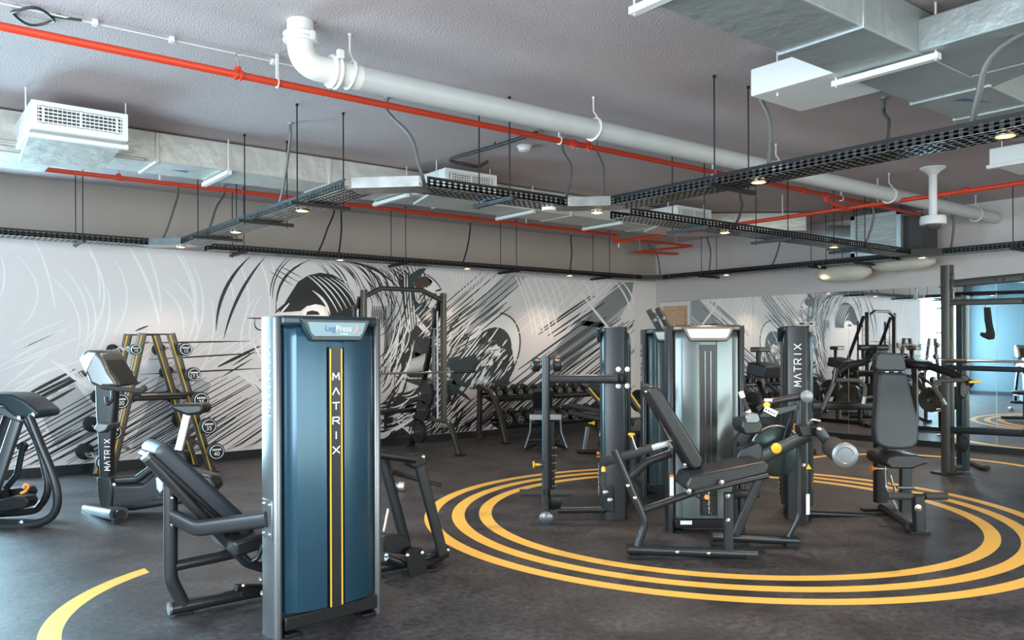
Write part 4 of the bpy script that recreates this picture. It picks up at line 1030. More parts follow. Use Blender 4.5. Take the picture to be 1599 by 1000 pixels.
# ---------------- 2. multi tower machines around the ring
# leg extension tower (silver shroud) and the seated leg machine in front of it
d = 6.33; OA, OB = G(1045, 831), G(1165, 831)
OA = V((D(1045, 831, d).x, D(1045, 831, d).y, 0)); OB = V((D(1165, 831, d).x, D(1165, 831, d).y, 0))
t = thing('leg_extension_machine', 'leg machine with silver-grey tower, tilted seat and round roller pad', 'exercise machine', (OA + OB) / 2)
L4 = tower(t, (OA + OB) / 2, RT, W=.60, T=.18, face='open', shroud='shroud_grey', col='graphite', placard='placard_light', capmat='bronze_black')
b = MB().use('white_paint')
for k in range(6): b.box(L4(-.09 + k * .036, -.0684, 1.62 - .062), (.018, .001, .030), RT, FW)
b.build('placard_marks', None, t, smooth=False)
b = MB().box(L4(-.2775, -.0015, .37), (.03, .003, .16), RT, FW); b.build('warning_label', 'white_print', t, smooth=False); MB().box(L4(-.2775, -.0025, .445), (.03, .003, .018), RT, FW).build('warning_label', 'orange', t, smooth=False)
b = MB().box(L4(-.17, -.024, .085), (.09, .004, .03), RT, FW).build('base_label', 'white_print', t, smooth=False)
d = 5.58
MB().tube(px3([(980, 858), (1182, 866)], d), .036 * 1.0, n=18).build('base_tube', 'graphite', t)
MB().tube(px3([(1112, 838, 5.9), (1246, 845, 5.9)], d), .033, n=18).build('base_tube', 'graphite', t)
b = MB()
for x, dd in ((995, 5.58), (1172, 5.58), (1235, 5.9), (1120, 5.9)):
    p = D(x, 850, dd); b.box((p.x, p.y, .015), (.09, .08, .03), RT)
b.build('foot_pad', 'black_metal', t, split=True, bevel=.003)
MB().tube(px3([(960, 703), (999, 793), (1008, 818), (995, 856)], d), .027, .12, 16).build('front_leg', 'graphite', t)
MB().tube(px3([(1000, 798), (1083, 770)], d), .024, n=16).build('seat_rail', 'graphite', t)
MB().tube(px3([(1085, 769), (1200, 743)], d - .17), .018, n=14).build('seat_edge_tube', 'graphite', t)
b = MB(); bolt(b, D(1076, 768, d - .20), -FW, .014); bolt(b, D(1127, 754, d - .20), -FW, .014)
for x, y in ((1058, 863), (1107, 865), (981 + 0, 759), (992, 778)): bolt(b, D(x, y, d - .037), -FW, .010)
for x, y in ((1137, 775), (1137, 813)): bolt(b, D(x, y, d - .032), -FW, .012)
b.build('bolt', 'chrome', t, split=True)
MB().bar(px3([(1138, 770), (1138, 858)], d), .058, .06, 0, .008, up=FW).build('seat_post', 'graphite', t)
MB().bar(px3([(1186, 749, 5.85), (1149, 836, 5.85)], d), .04, .06, 0, .008, up=RT).build('seat_brace', 'graphite', t)
# slide beam with perforated bar
MB().bar(px3([(940, 723, 5.85), (1018, 700, 5.85)], d), .055, .058, 0, .006).build('slide_beam', 'graphite', t)
MB().bar(px3([(1010, 702, 5.85), (1052, 690, 5.85)], d), .04, .042, 0, .004).build('slide_bar', 'silver', t)
MB().bar(px3([(985, 745, 6.05), (1010, 722, 6.05), (1048, 708, 6.05)], d), .06, .06, .05, .02).build('carriage_arm', 'graphite', t)
b = MB(); b.tube(px3([(994, 702, 5.8), (987, 682, 5.8)], d), .007); b.build('pin_stem', 'chrome', t)
MB().lathe(D(987, 683, 5.8), Z, [(0, .012), (.010, .014), (.016, .026), (.026, .026), (.03, .018)], 18).build('adjustment_knob', 'yellow', t)
MB().lathe(D(943, 729, 5.8), -Z, [(0, .012), (.015, .016), (.035, .018), (.04, .01)], 16).build('adjustment_knob', 'yellow', t)
b = MB().tube(px3([(1030, 655, 5.8), (1053, 697, 5.8)], d), .006); b.tube(px3([(1046, 690, 5.8), (1051, 699, 5.8)], d), .016); b.build('back_adjuster', 'chrome', t)
# back pad
bp = [D(x, y, 5.62) for x, y in ((1012, 606), (1024, 602), (1034, 610), (1098, 716), (1099, 730), (1086, 735), (1078, 728), (1013, 614))]
profile_pad(t, 'back_pad', bp, .36, FW, 'vinyl', .018)
MB().slab([D(x, y, 5.68) for x, y in ((1008, 612), (1013, 612), (1081, 731), (1076, 731))], FW, .24).build('pad_backing', 'black_metal', t, bevel=.004)
b = MB(); bolt(b, D(1010, 612, 5.66), -FW, .009); bolt(b, D(1071, 726, 5.66), -FW, .009); b.build('bolt', 'chrome', t, split=True)
# seat pad
sp = [D(x, y, 5.42) for x, y in ((1072, 757), (1078, 744), (1196, 720), (1203, 728), (1199, 741), (1082, 770), (1072, 766))]
profile_pad(t, 'seat_pad', sp, .38, FW + Z * -.02, 'vinyl', .018)
MB().slab([D(x, y, 5.45) for x, y in ((1070, 750), (1076, 744), (1090, 752), (1098, 768), (1090, 774), (1082, 762))], FW, .03).build('seat_bracket', 'black_metal', t, bevel=.004)
MB().tube([D(1083, 772, 5.42), D(1100, 783, 5.42), D(1104, 773, 5.42)], .007, .02).build('pin_loop', 'black_metal', t)
MB().lathe(D(1103, 776, 5.40), -FW, [(0, .008), (.01, .016), (.02, .016)], 14).build('adjustment_knob', 'orange', t)
# cam housing, main arm, roller arm
MB().lathe(D(1213, 706, 6.02), FW, [(0, .175), (.006, .185), (.03, .188), (.06, .188), (.075, .17)], 40).build('cam_disc', 'shroud_teal', t)
MB().tube([D(1213 + 41*math.cos(a), 706 - 41*math.sin(a), 6.0) for a in [math.radians(25 + 130*k/14) for k in range(15)]], .006, n=8).build('cam_rim', 'silver', t)
MB().lathe(D(1186, 704, 6.12), FW, [(0, .19), (.02, .21), (.05, .20)], 36).build('rear_cam_cover', 'graphite', t)
MB().slab([D(x, y, 5.75) for x, y in ((1150, 716), (1156, 702), (1186, 691), (1192, 700), (1192, 716), (1180, 724), (1152, 728))], FW, .10).build('arm_socket', 'graphite', t, bevel=.01)
MB().bar(px3([(1184, 716), (1262, 680)], 5.80), .06, .085, 0, .012).build('main_arm', 'graphite', t)
MB().lathe(D(1212, 700, 5.765), -FW, [(0, .03), (.006, .038), (.016, .038), (.022, .03)], 26).build('adjustment_knob', 'yellow', t)
MB().slab([D(x, y, 5.72) for x, y in ((1249, 666), (1276, 664), (1278, 680), (1252, 683))], FW, .12).build('arm_block', 'black_metal', t, bevel=.008)
MB().bar(px3([(1279, 671), (1297, 697)], 5.68), .03, .075, 0, .012, up=RT).build('roller_arm', 'graphite', t)
b = MB(); bolt(b, D(1279, 671, 5.655), -FW, .014); b.build('bolt', 'chrome', t)
MB().tube(px3([(1262, 664, 5.75), (1268, 655, 5.7), (1282, 658, 5.68)], 5.7), .008, .03).build('limit_hoop', 'silver', t)
ra = D(1300, 698, 5.72); rb = D(1320, 711, 5.36)
MB().lathe(ra, (rb - ra), [(0, .055), (.01, .075), ((rb-ra).length - .02, .078), ((rb-ra).length, .07)], 30).build('roller_pad', 'foam', t)
ax2 = (rb - ra).normalized()
MB().lathe(rb - ax2 * .005, ax2, [(0, .083), (.010, .083), (.016, .075), (.018, .055), (.014, .050), (.016, .001)], 32).build('roller_end_cap', 'steel_cap', t)
# upper handle arm with its own pads
MB().tube(px3([(1184, 641), (1207, 627), (1257, 618)], 5.85), .026, .06, 16).build('upper_arm', 'graphite', t)
MB().lathe(D(1258, 619, 5.84), -FW, [(0, .04), (.02, .046), (.035, .044), (.045, .02)], 24).build('pivot_cap', 'steel_cap', t)
MB().lathe(D(1197, 633, 5.80), -FW, [(0, .02), (.006, .024), (.016, .024), (.02, .018)], 22).build('adjustment_knob', 'yellow', t)
b = MB().box(D(1204, 643, 5.78), (.10, .006, .045), RT - Z * .5, FW); b.build('slotted_plate', 'silver', t, bevel=.003)
b = MB()
for k in range(4): b.cyl(D(1197 + k*4.2, 640 + k*2.1, 5.775), D(1197 + k*4.2, 640 + k*2.1, 5.77), .006, n=10)
b.build('slot_hole', 'black_metal', t, split=False)
MB().box(D(1200, 625, 5.8), (.05, .03, .02), RT, FW).build('plate_clip', 'white_fitting', t)
MB().slab([D(x, y, 5.8) for x, y in ((1185, 652), (1195, 641), (1247, 632), (1244, 640), (1205, 652))], FW, .02).build('arm_gusset', 'graphite', t, bevel=.004)
profile_pad(t, 'thigh_pad', [D(x, y, 5.68) for x, y in ((1158, 668), (1160, 656), (1188, 655), (1193, 668), (1188, 678), (1164, 680))], .26, FW, 'vinyl', .015)
MB().slab([D(x, y, 5.67) for x, y in ((1164, 650), (1170, 645), (1184, 646), (1188, 656), (1184, 661), (1166, 661))], FW, .1).build('pad_mount', 'graphite_light', t, bevel=.006)
MB().tube(px3([(1160, 620), (1172, 650)], 5.72), .015, n=14).build('hand_grip', 'foam', t)
MB().tube(px3([(1157, 612), (1160.5, 621)], 5.72), .019, n=14).build('grip_collar', 'white_fitting', t)
MB().tube(px3([(1168, 641), (1170, 645)], 5.72), .019, n=14).build('grip_collar', 'white_fitting', t)
MB().bar(px3([(1225, 690, 6.0), (1240, 640, 6.0)], 6.0), .05, .05, 0, .01).build('cam_brace', 'black_metal', t)
MB().tube(px3([(1248, 624), (1248, 806), (1230, 842)], 5.9), .020, .12, 14).build('rear_leg', 'graphite', t)
MB().lathe(D(1248, 668, 5.9), -RT, [(-.01, .014), (.01, .016), (.02, .028), (.03, .030), (.034, .02)], 16).build('adjustment_knob', 'orange', t)
b = MB(); bolt(b, D(1255, 727, 5.97), -FW, .012); b.build('bolt', 'chrome', t)
b = MB().slab([D(1263, 725, 5.96), D(1268, 733, 5.96), D(1259, 733, 5.96)], FW, .004); b.build('warning_label', 'yellow', t, smooth=False)
MB().tube(px3([(1150, 690, 6.1), (1148, 760, 6.1), (1152, 833, 6.1)], 6.1), .018).build('cable_guard', 'black_metal', t)
MB().bar(px3([(1145, 772, 6.1), (1185, 771, 6.1)], 6.1), .06, .06, 0, .01).build('rear_cross_bar', 'black_metal', t)

# glute style tower seen from the side with its frame
d = 6.82; c = D(969, 812, d); O2 = V((c.x, c.y, 0))
t = thing('torso_machine', 'slim machine with bolted side-on tower, rectangular arm and round upright post', 'exercise machine', O2)
tower(t, O2 + FW * .30 - RT * .09, -FW - RT * .125, W=.60, T=.18, face='open', shroud='shroud_teal', col='graphite', zb=.1)
Lf = lambda x, y: D(x, y, d)
b = MB(); 
for x in (966, 980):
    for y in (577, 603): bolt(b, D(x, y, d - .035), -FW, .018)
b.build('bolt', 'white_fitting', t, split=True)
MB().bar(px3([(855, 592), (968, 592), (972, 592)], d - .05), .06, .075, 0, .02).build('top_arm', 'graphite', t)
MB().bar([D(962, 592, d - .05), D(974, 592, d - .02)], .09, .085, 0, .03).build('arm_socket', 'black_metal', t)
MB().tube(px3([(853, 556), (853, 808)], 6.75), .034, n=20).build('round_upright', 'graphite', t)
MB().lathe(D(853, 808, 6.70), -FW, [(0, .055), (.01, .06), (.05, .058), (.06, .045)], 24).build('foot_cap', 'graphite_light', t)
MB().bar(px3([(862, 768, 6.95), (862, 660, 6.95)], 6.95), .05, .05, 0, .01).build('inner_mast', 'black_metal', t)
MB().tube(px3([(812, 770), (846, 770)], 6.7), .030, n=18).build('foot_roller', 'foam', t); MB().tube(px3([(860, 770), (895, 770)], 6.7), .030, n=18).build('foot_roller', 'foam', t)
MB().lathe(D(865, 784, 6.78), FW, [(0, .05), (.01, .07), (.05, .07), (.06, .05)], 24).build('pulley_wheel', 'black_metal', t)
MB().tube(px3([(872, 797), (945, 796)], d), .030, n=16).build('base_tube', 'graphite', t)
MB().slab([D(x, y, d - .03) for x, y in ((942, 764), (946, 759), (958, 759), (960, 802), (946, 798), (941, 790))], FW, .04).build('side_plate', 'graphite', t, bevel=.006)
b = MB(); bolt(b, D(946, 770, d - .03), -FW, .018); bolt(b, D(953, 782, d - .03), -FW, .018); b.build('bolt', 'chrome', t, split=True)
MB().lathe(D(838, 726, 6.75), -RT, [(-.03, .01), (0, .012), (.01, .014), (.018, .03), (.03, .03)], 18).build('adjustment_knob', 'yellow', t)
MB().tube(px3([(840, 726), (850, 726)], 6.75), .009).build('pin_stem', 'chrome', t)
b = MB()
for k in range(6): b.ball(D(868, 705 + k*12 - 5, 6.8), .012, 8); b.tube([D(862, 700 + k*12, 6.8), D(868, 700 + k*12, 6.8)], .005, n=6)
b.build('height_pin', 'chrome', t, split=True)
for x0, x1 in ((828, 846), (863, 877)):
    xm = (x0 + x1) / 2; MB().lathe(D(xm - 6, 570, 7.0), RT, [(0, .05), (.01, .062), (.05, .062), (.07, .05)], 26).build('shoulder_roller', 'vinyl', t)
MB().tube(px3([(828, 570, 7.0), (878, 570, 7.0)], 7.0), .011).build('roller_axle', 'chrome', t)

# tower behind with the two slanted hand levers
d = 7.88; O3 = V((D(1050, 775, d).x, D(1050, 775, d).y, 0))
t = thing('lever_machine', 'dark teal tower half hidden behind the silver one with two slanted levers on top', 'exercise machine', O3)
tower(t, O3, RT, W=.56, T=.18, face='open', shroud='shroud_teal', col='graphite', side_text=-1)
for x0, y0, x1, y1 in ((1013, 484, 1034, 520), (1027, 481, 1048, 517)):
    MB().tube(px3([(x0, y0), (x1 + 12, y1 + 22)], 8.3), .030, n=16).build('slanted_lever', 'foam', t)
    MB().tube(px3([(x0 + 9, y0 + 14), (x0 + 11, y0 + 18)], 8.3), .036, n=16).build('lever_collar', 'graphite_light', t)
MB().tube(px3([(1022, 492), (1030, 490)], 8.3), .016).build('lever_link', 'graphite_light', t)
MB().bar([D(1040, 535, 8.3), D(1060, 560, 8.2), D(1060, 700, 8.2)], .06, .06, .1, .01).build('lever_frame', 'graphite', t)
MB().bar([O3 + FW * .35 + Z * .06 - RT * .2, O3 + FW * 1.3 + Z * .06 - RT * .2], .07, .06, 0, .01).build('base_tube', 'graphite', t)
MB().bar([O3 + FW * .9 - RT * .2 + Z * .03, O3 + FW * .9 - RT * .2 + Z * .5], .06, .06, 0, .01).build('seat_post', 'graphite', t)
pad(t, 'seat_pad', O3 + FW * .9 - RT * .2 + Z * .54, (.34, .36, .07), RT, FW)

# side-lettered tower and the shoulder press seat
d = 6.78; c = D(1245, 815, d); O5 = V((c.x, c.y, 0))
t = thing('shoulder_press_machine', 'shoulder press with tower lettered on its side and upright seat facing the camera', 'exercise machine', O5)
tower(t, O5 + FW * .30 - RT * -.01, -FW - RT * .33, W=.60, T=.18, face='open', shroud='shroud_teal', col='graphite', side_text=1, zb=.1)
MB().bar(px3([(1264, 634, 6.95), (1372, 634, 7.1)], d), .06, .07, 0, .012).build('cross_beam', 'black_metal', t)
MB().tube(px3([(1264, 802, 6.9), (1400, 808, 6.95)], d), .026, n=14).build('base_tube', 'graphite', t)
MB().box(D(1262, 788, 6.70), (.03, .004, .17), RT, FW).build('base_label', 'white_print', t, smooth=False)
MB().bar(px3([(1375, 545, 7.15), (1375, 785, 7.15)], d), .10, .08, 0, .012, up=FW).build('seat_mast', 'black_metal', t)
MB().tube([D(1376, 792, 7.15), D(1420, 822, 6.35)], .028).build('base_tube', 'black_metal', t)
b = MB(); foot(b, V((D(1372, 785, 7.15).x, D(1372, 785, 7.15).y, 0)), .30, .07, RT); p = G(1434, 833); foot(b, p, .16, .08, RT); b.build('foot_pad', 'black_metal', t, split=True, bevel=.003)
MB().bar(px3([(1434, 775), (1436, 832)], 6.30), .075, .07, 0, .008, up=FW).build('front_leg', 'graphite', t)
b = MB(); bolt(b, D(1434, 794, 6.262), -FW, .022); b.build('bolt', 'chrome', t)
for x0, x1 in ((1386, 1424), (1445, 1479)): MB().tube(px3([(x0, 775), (x1, 775)], 6.32), .030, n=18).build('foot_roller', 'foam', t)
MB().tube(px3([(1424, 775), (1445, 775)], 6.32), .018).build('roller_axle', 'black_metal', t)
# seat
st = [D(x, y, 6.42) for x, y in ((1388, 716), (1400, 711), (1432, 711), (1446, 715), (1452, 724), (1438, 728), (1426, 733), (1392, 733), (1386, 726))]
profile_pad(t, 'seat_pad', st, .40, FW + Z * .02, 'vinyl', .015)
MB().bar(px3([(1414, 732), (1414, 800)], 6.75), .085, .06, 0, .008, up=FW).build('seat_post', 'graphite', t)
MB().tube(px3([(1401, 762), (1428, 762)], 6.5), .012).build('lever_bar', 'graphite_light', t)
b = MB()
for x, y in ((1384, 690), (1390, 742), (1396, 760), (1404, 780)): b.tube([D(x, y, 6.9), D(x + 4, y + 14, 6.9)], .012, n=8)
b.tube([D(1382, 700, 6.9), D(1384, 760, 6.9), D(1402, 795, 6.8)], .008, .05); b.build('linkage', 'chrome', t, split=True)
MB().lathe(D(1364, 732, 7.0), -RT, [(-.03, .012), (0, .012), (.008, .028), (.02, .028)], 16).build('adjustment_knob', 'orange', t)
MB().tube(px3([(1366, 732), (1385, 733)], 7.0), .007).build('pin_stem', 'chrome', t)
# back rest and head rest
bk = [(1373, 584), (1380, 581), (1416, 583), (1420, 588), (1425, 620), (1433, 650), (1437, 680), (1434, 694), (1426, 701), (1410, 703), (1388, 702), (1374, 697), (1368, 688), (1367, 670), (1370, 630), (1371, 600)]
profile_pad(t, 'back_pad', [D(x, y, 6.72 - (y - 581) * .0010) for x, y in bk], .10, FW, 'vinyl_soft', .025)
hd = [(1370, 556), (1374, 551), (1408, 552), (1412, 555), (1417, 577), (1413, 580), (1372, 579), (1368, 575)]
profile_pad(t, 'head_pad', [D(x, y, 6.74) for x, y in hd], .09, FW, 'vinyl_soft', .02)
b = MB(); b.tube(px3([(1382, 581), (1388, 581)], 6.76), .008); b.tube(px3([(1396, 581), (1402, 581)], 6.76), .008); b.build('pad_bolt', 'chrome', t, split=True)
MB().bar(px3([(1342, 543, 7.05), (1385, 543, 7.05)], 7.05), .08, .05, 0, .015).build('top_cross_head', 'black_metal', t)
MB().bar(px3([(1352, 545, 7.05), (1352, 560, 7.05)], 7.05), .06, .06, 0, .015).build('pivot_block', 'black_metal', t)
MB().tube(px3([(1305, 583, 6.5), (1322, 571, 6.6), (1350, 566, 6.8), (1364, 556, 6.95), (1366, 545, 7.0)], 7), .030, .14, 16).build('press_arm', 'black_metal', t)
MB().tube(px3([(1412, 569, 6.95), (1452, 572, 6.8), (1486, 583, 6.6), (1516, 600, 6.4)], 7), .034, .16, 16).build('press_arm', 'black_metal', t)
MB().tube(px3([(1306, 576, 6.5), (1302, 600, 6.45), (1284, 640, 6.45)], 6.5), .020, .1).build('lever_link', 'graphite', t)
MB().tube(px3([(1308, 594), (1342, 594), (1352, 603), (1350, 620)], 6.4), .017, .07).build('hand_grip', 'foam', t)
MB().tube(px3([(1350, 620), (1348, 631)], 6.4), .019).build('grip_collar', 'graphite_light', t)
MB().tube(px3([(1505, 594), (1466, 595), (1458, 603), (1474, 628)], 6.3), .018, .07).build('hand_grip', 'foam', t)
MB().tube(px3([(1471, 623), (1476, 632)], 6.3), .020).build('grip_collar', 'graphite_light', t)
MB().slab([D(x, y, 6.4) for x, y in ((1502, 585), (1514, 588), (1516, 610), (1506, 624), (1500, 618))], FW, .04).build('lever_plate', 'black_metal', t, bevel=.008)
MB().tube(px3([(1514, 597), (1532, 596)], 6.35), .010).build('range_pin', 'yellow', t)
# ---------------- cardio machines at the left
t = thing('elliptical_trainer', 'dark cross trainer cut off by the left edge with two looping tubes', 'exercise machine', V((.6, 7.7, 0)))
de = 6.7
MB().slab([D(x, y, de) for x, y in ((-60, 620), (-30, 615), (18, 616), (38, 626), (60, 643), (60, 652), (52, 655), (34, 653), (22, 651), (4, 634), (-60, 634))], FW, .34).build('top_shell', 'cap_dark', t, bevel=.02, seg=3)
MB().slab([D(x, y, de - .01) for x, y in ((-60, 640), (6, 637), (24, 651), (30, 655), (24, 658), (2, 648), (-60, 655))], FW, .30).build('shell_trim', 'graphite_light', t, bevel=.01)
MB().tube(smooth_path(px3([(46, 650), (66, 700), (82, 740), (90, 775), (86, 800), (68, 815), (30, 822), (-70, 826)], 6.6), 6), .034, n=16).build('outer_loop', 'graphite', t)
MB().tube(smooth_path(px3([(40, 652), (58, 690), (70, 730), (75, 765), (64, 789), (40, 800), (-70, 806)], 6.95), 6), .030, n=16).build('inner_loop', 'graphite', t)
MB().bar(px3([(28, 657), (-4, 752), (-20, 810)], 6.72), .06, .09, 0, .015, up=RT).build('mast', 'graphite_light', t)
MB().bar(px3([(14, 650), (-16, 740), (-30, 810)], 7.0), .06, .08, 0, .015, up=RT).build('mast', 'graphite', t)
MB().bar(px3([(37, 694), (27, 742), (8, 765)], 6.9), .03, .05, .05, .01, up=RT).build('pedal_arm', 'graphite', t)
MB().slab([D(x, y, 6.9) for x, y in ((26, 694), (34, 690), (40, 695), (38, 706), (26, 702))], FW, .05).build('arm_joint', 'black_metal', t, bevel=.006)
for dd, y0 in ((6.6, 782), (6.9, 768)):
    MB().slab([D(x, y, dd) for x, y in ((-50, y0 + 6), (-10, y0 + 2), (12, y0 - 4), (40, y0 - 6), (46, y0 + 2), (42, y0 + 12), (10, y0 + 18), (-50, y0 + 20))], FW, .14).build('foot_plate', 'black_metal', t, bevel=.012)
MB().tube(smooth_path(px3([(33, 771), (40, 768), (45, 760), (41, 757), (37, 763)], 6.72), 5), .012, n=10).build('latch', 'orange', t)
MB().bar(px3([(-80, 790), (10, 770)], 6.8), .07, .08, 0, .02).build('side_rail', 'graphite', t)
b = MB(); foot(b, V((D(33, 826, 6.6).x, D(33, 826, 6.6).y, 0)), .12, .08, RT); foot(b, V((D(-50, 826, 6.8).x, D(-50, 826, 6.8).y, 0)), .12, .3, RT); b.build('foot_pad', 'rubber', t, split=True)
b = MB(); bolt(b, D(28, 654, 6.60), -FW, .02); bolt(b, D(50, 649, 6.60), -FW, .02); bolt(b, D(33, 817, 6.58), -FW, .016); b.build('bolt', 'chrome', t, split=True)

t = thing('exercise_bike', 'dark upright exercise bike with lettered column and a silver seat post', 'exercise bike', V((D(230, 800, 7.1).x, D(230, 800, 7.1).y, 0)))
db = 7.1
MB().slab([D(x, y, db - .05) for x, y in ((148, 598), (180, 602), (178, 640), (172, 700), (171, 748), (155, 750), (153, 700), (149, 640))], FW, .11).build('column', 'graphite', t, bevel=.02, seg=3)
b = MB(); nrm = -FW
letters(b, 'MATRIX', D(172, 735, db - .058), Z, -RT, .032, .046, Z * .0475, .006); b.build('column_lettering', 'white_print', t, smooth=False)
MB().slab([D(x, y, db - .2) for x, y in ((123, 562), (129, 550), (137, 547), (152, 549), (160, 560), (170, 582), (184, 603), (158, 608), (140, 600), (134, 585))], FW, .42).build('console', 'graphite_light', t, bevel=.03, seg=3)
MB().slab([D(x, y, db - .16) for x, y in ((152, 551), (158, 552), (184, 592), (190, 602), (180, 604))], FW, .34).build('console_screen', 'strip_dark', t, bevel=.008)
MB().slab([D(x, y, db - .205) for x, y in ((124, 560), (138, 549), (150, 551), (143, 566), (134, 586))], FW, .03).build('console_back', 'silver', t, bevel=.01)
for dd in (6.88, 7.32):
    MB().tube(px3([(160, 604), (185, 608), (222, 611), (228, 604)], dd), .022, .04, 14).build('handlebar', 'foam', t)
    MB().tube(px3([(176, 606), (176, 625), (168, 634), (166, 620)], dd), .014, .04, 12).build('lower_handle', 'black_metal', t)
MB().slab([D(x, y, db - .14) for x, y in ((146, 670), (152, 660), (170, 663), (166, 673), (154, 678))], FW, .24).build('bottle_holder', 'graphite_light', t, bevel=.012)
MB().slab([D(x, y, db - .08) for x, y in ((152, 765), (160, 758), (222, 757), (246, 735), (282, 733), (330, 745), (338, 762), (318, 785), (262, 790), (205, 799), (158, 795))], FW, .22).build('body_shell', 'graphite', t, bevel=.035, seg=4)
MB().bar(px3([(156, 752), (216, 748), (246, 726), (264, 728)], db), .10, .065, .05, .02).build('frame_beam', 'graphite', t)
MB().slab([D(x, y, db - .10) for x, y in ((151, 746), (173, 746), (176, 770), (174, 802), (158, 802), (152, 770))], FW, .12).build('front_fork', 'graphite', t, bevel=.012)
MB().bar([D(142, 795, 7.3), D(186, 803, 6.75)], .15, .095, 0, .035).build('front_stabiliser', 'graphite', t)
b = MB(); b.cyl(D(186, 803, 6.75), D(189, 804, 6.72), .042, n=16); b.cyl(D(139, 794, 7.33), D(142, 795, 7.3), .042, n=16); b.build('end_cap', 'black_metal', t, split=True)
MB().bar([D(330, 786, 7.4), D(345, 800, 6.85)], .09, .06, 0, .025).build('rear_stabiliser', 'graphite', t)
b = MB()
for x, y, dd in ((142, 800, 7.3), (184, 812, 6.8), (332, 790, 7.4), (344, 803, 6.9)): p = D(x, y, dd); foot(b, (p.x, p.y, 0), .08, .06)
b.build('foot_pad', 'rubber', t, split=True)
MB().slab([D(x, y, db - .10) for x, y in ((262, 636), (270, 632), (312, 631), (318, 634), (316, 646), (308, 648), (292, 650), (274, 643))], FW, .22).build('saddle', 'vinyl', t, bevel=.025, seg=3)
MB().bar(px3([(294, 648), (276, 722)], db), .045, .07, 0, .012, up=RT).build('seat_post', 'silver', t)
b = MB()
for k in range(9): b.cyl(D(297 - k*1.7, 664 + k*6.5, db - .024), D(297 - k*1.7, 664 + k*6.5, db - .03), .006, n=8)
b.build('post_hole', 'black_metal', t)
MB().slab([D(x, y, db - .06) for x, y in ((262, 716), (270, 703), (288, 706), (292, 722), (286, 740), (260, 738))], FW, .14).build('post_sleeve', 'black_metal', t, bevel=.015)
MB().slab([D(x, y, db - .16) for x, y in ((243, 748), (248, 744), (256, 748), (255, 766), (250, 772), (244, 764))], FW, .05).build('crank', 'silver', t, bevel=.008)
MB().box(D(250, 778, db - .22), (.10, .10, .025), RT, FW).build('pedal', 'black_metal', t, bevel=.005)
MB().box(D(332, 777, db + .22), (.10, .10, .025), RT, FW).build('pedal', 'black_metal', t, bevel=.005)
MB().tube(smooth_path([D(326, 768, db + .16), D(331, 762, db + .16), (D(341, 764, db + .2)), D(337, 775, db + .22)], 5), .011, n=8).build('pedal_strap', 'orange', t)
b = MB(); bolt(b, D(178, 758, db - .085), -FW, .014); b.build('bolt', 'chrome', t)

# ---------------- barbell rack at the mural wall
t = thing('barbell_rack', 'black A-frame barbell rack with yellow stripes at the mural wall', 'weight rack', (2.58, 9.93, 0))
LEG = {-1: (2.33, 1.99), 1: (2.63, 3.08)}
for Yf in (9.60, 10.24):
    for s, (xt, xb) in LEG.items():
        g = MB().bar([(xt, Yf, 1.615), (xb, Yf, .01)], .085, .075, 0, .012, up=(0, 1, 0)).build('leg', 'bronze_black', t)
        MB().bar([(xt - .018, Yf - .040, 1.60), (xb - .018, Yf - .040, .03)], .004, .014, 0, .001, up=(1, 0, 0)).build('yellow_stripe', 'yellow', g, smooth=False)
        MB().box((xb, Yf, .008), (.14, .10, .016)).build('foot_plate', 'black_metal', g, bevel=.003)
    MB().bar([(2.20, Yf, .90), (2.82, Yf, .90)], .05, .06, 0, .008).build('cross_bar', 'black_metal', t)
    MB().tube([(2.30, Yf, 1.61), (2.66, Yf, 1.61)], .010).build('top_link', 'bronze_black', t)
b = MB(); b.tube([(2.18, 9.6, .35), (2.18, 10.24, .35)], .02); b.tube([(2.97, 9.6, .35), (2.97, 10.24, .35)], .02); b.build('spacer_tube', 'bronze_black', t, split=True)
MB().tube([(2.30, 9.56, .93), (2.95, 9.56, .93)], .022).build('front_link', 'bronze_black', t)
bars = [(213, 546, 8.0, '10', 'left slope, topmost'), (202, 589, 9.2, '12.5', 'left slope, second from the top'), (190, 627, 11.2, '20', 'left slope, third from the top'),
        (178, 675, 12.0, '30', 'left slope, fourth from the top'), (166, 722, 12.5, None, 'left slope, lowest and half hidden by the bike column'),
        (291, 546, 10.0, '15', 'right slope, topmost'), (304, 585, 10.5, '17.5', 'right slope, second from the top'), (315, 625, 12.2, '25', 'right slope, third from the top'),
        (327, 666, 12.5, '35', 'right slope, fourth from the top'), (339, 706, 12.8, '40', 'right slope, lowest')]
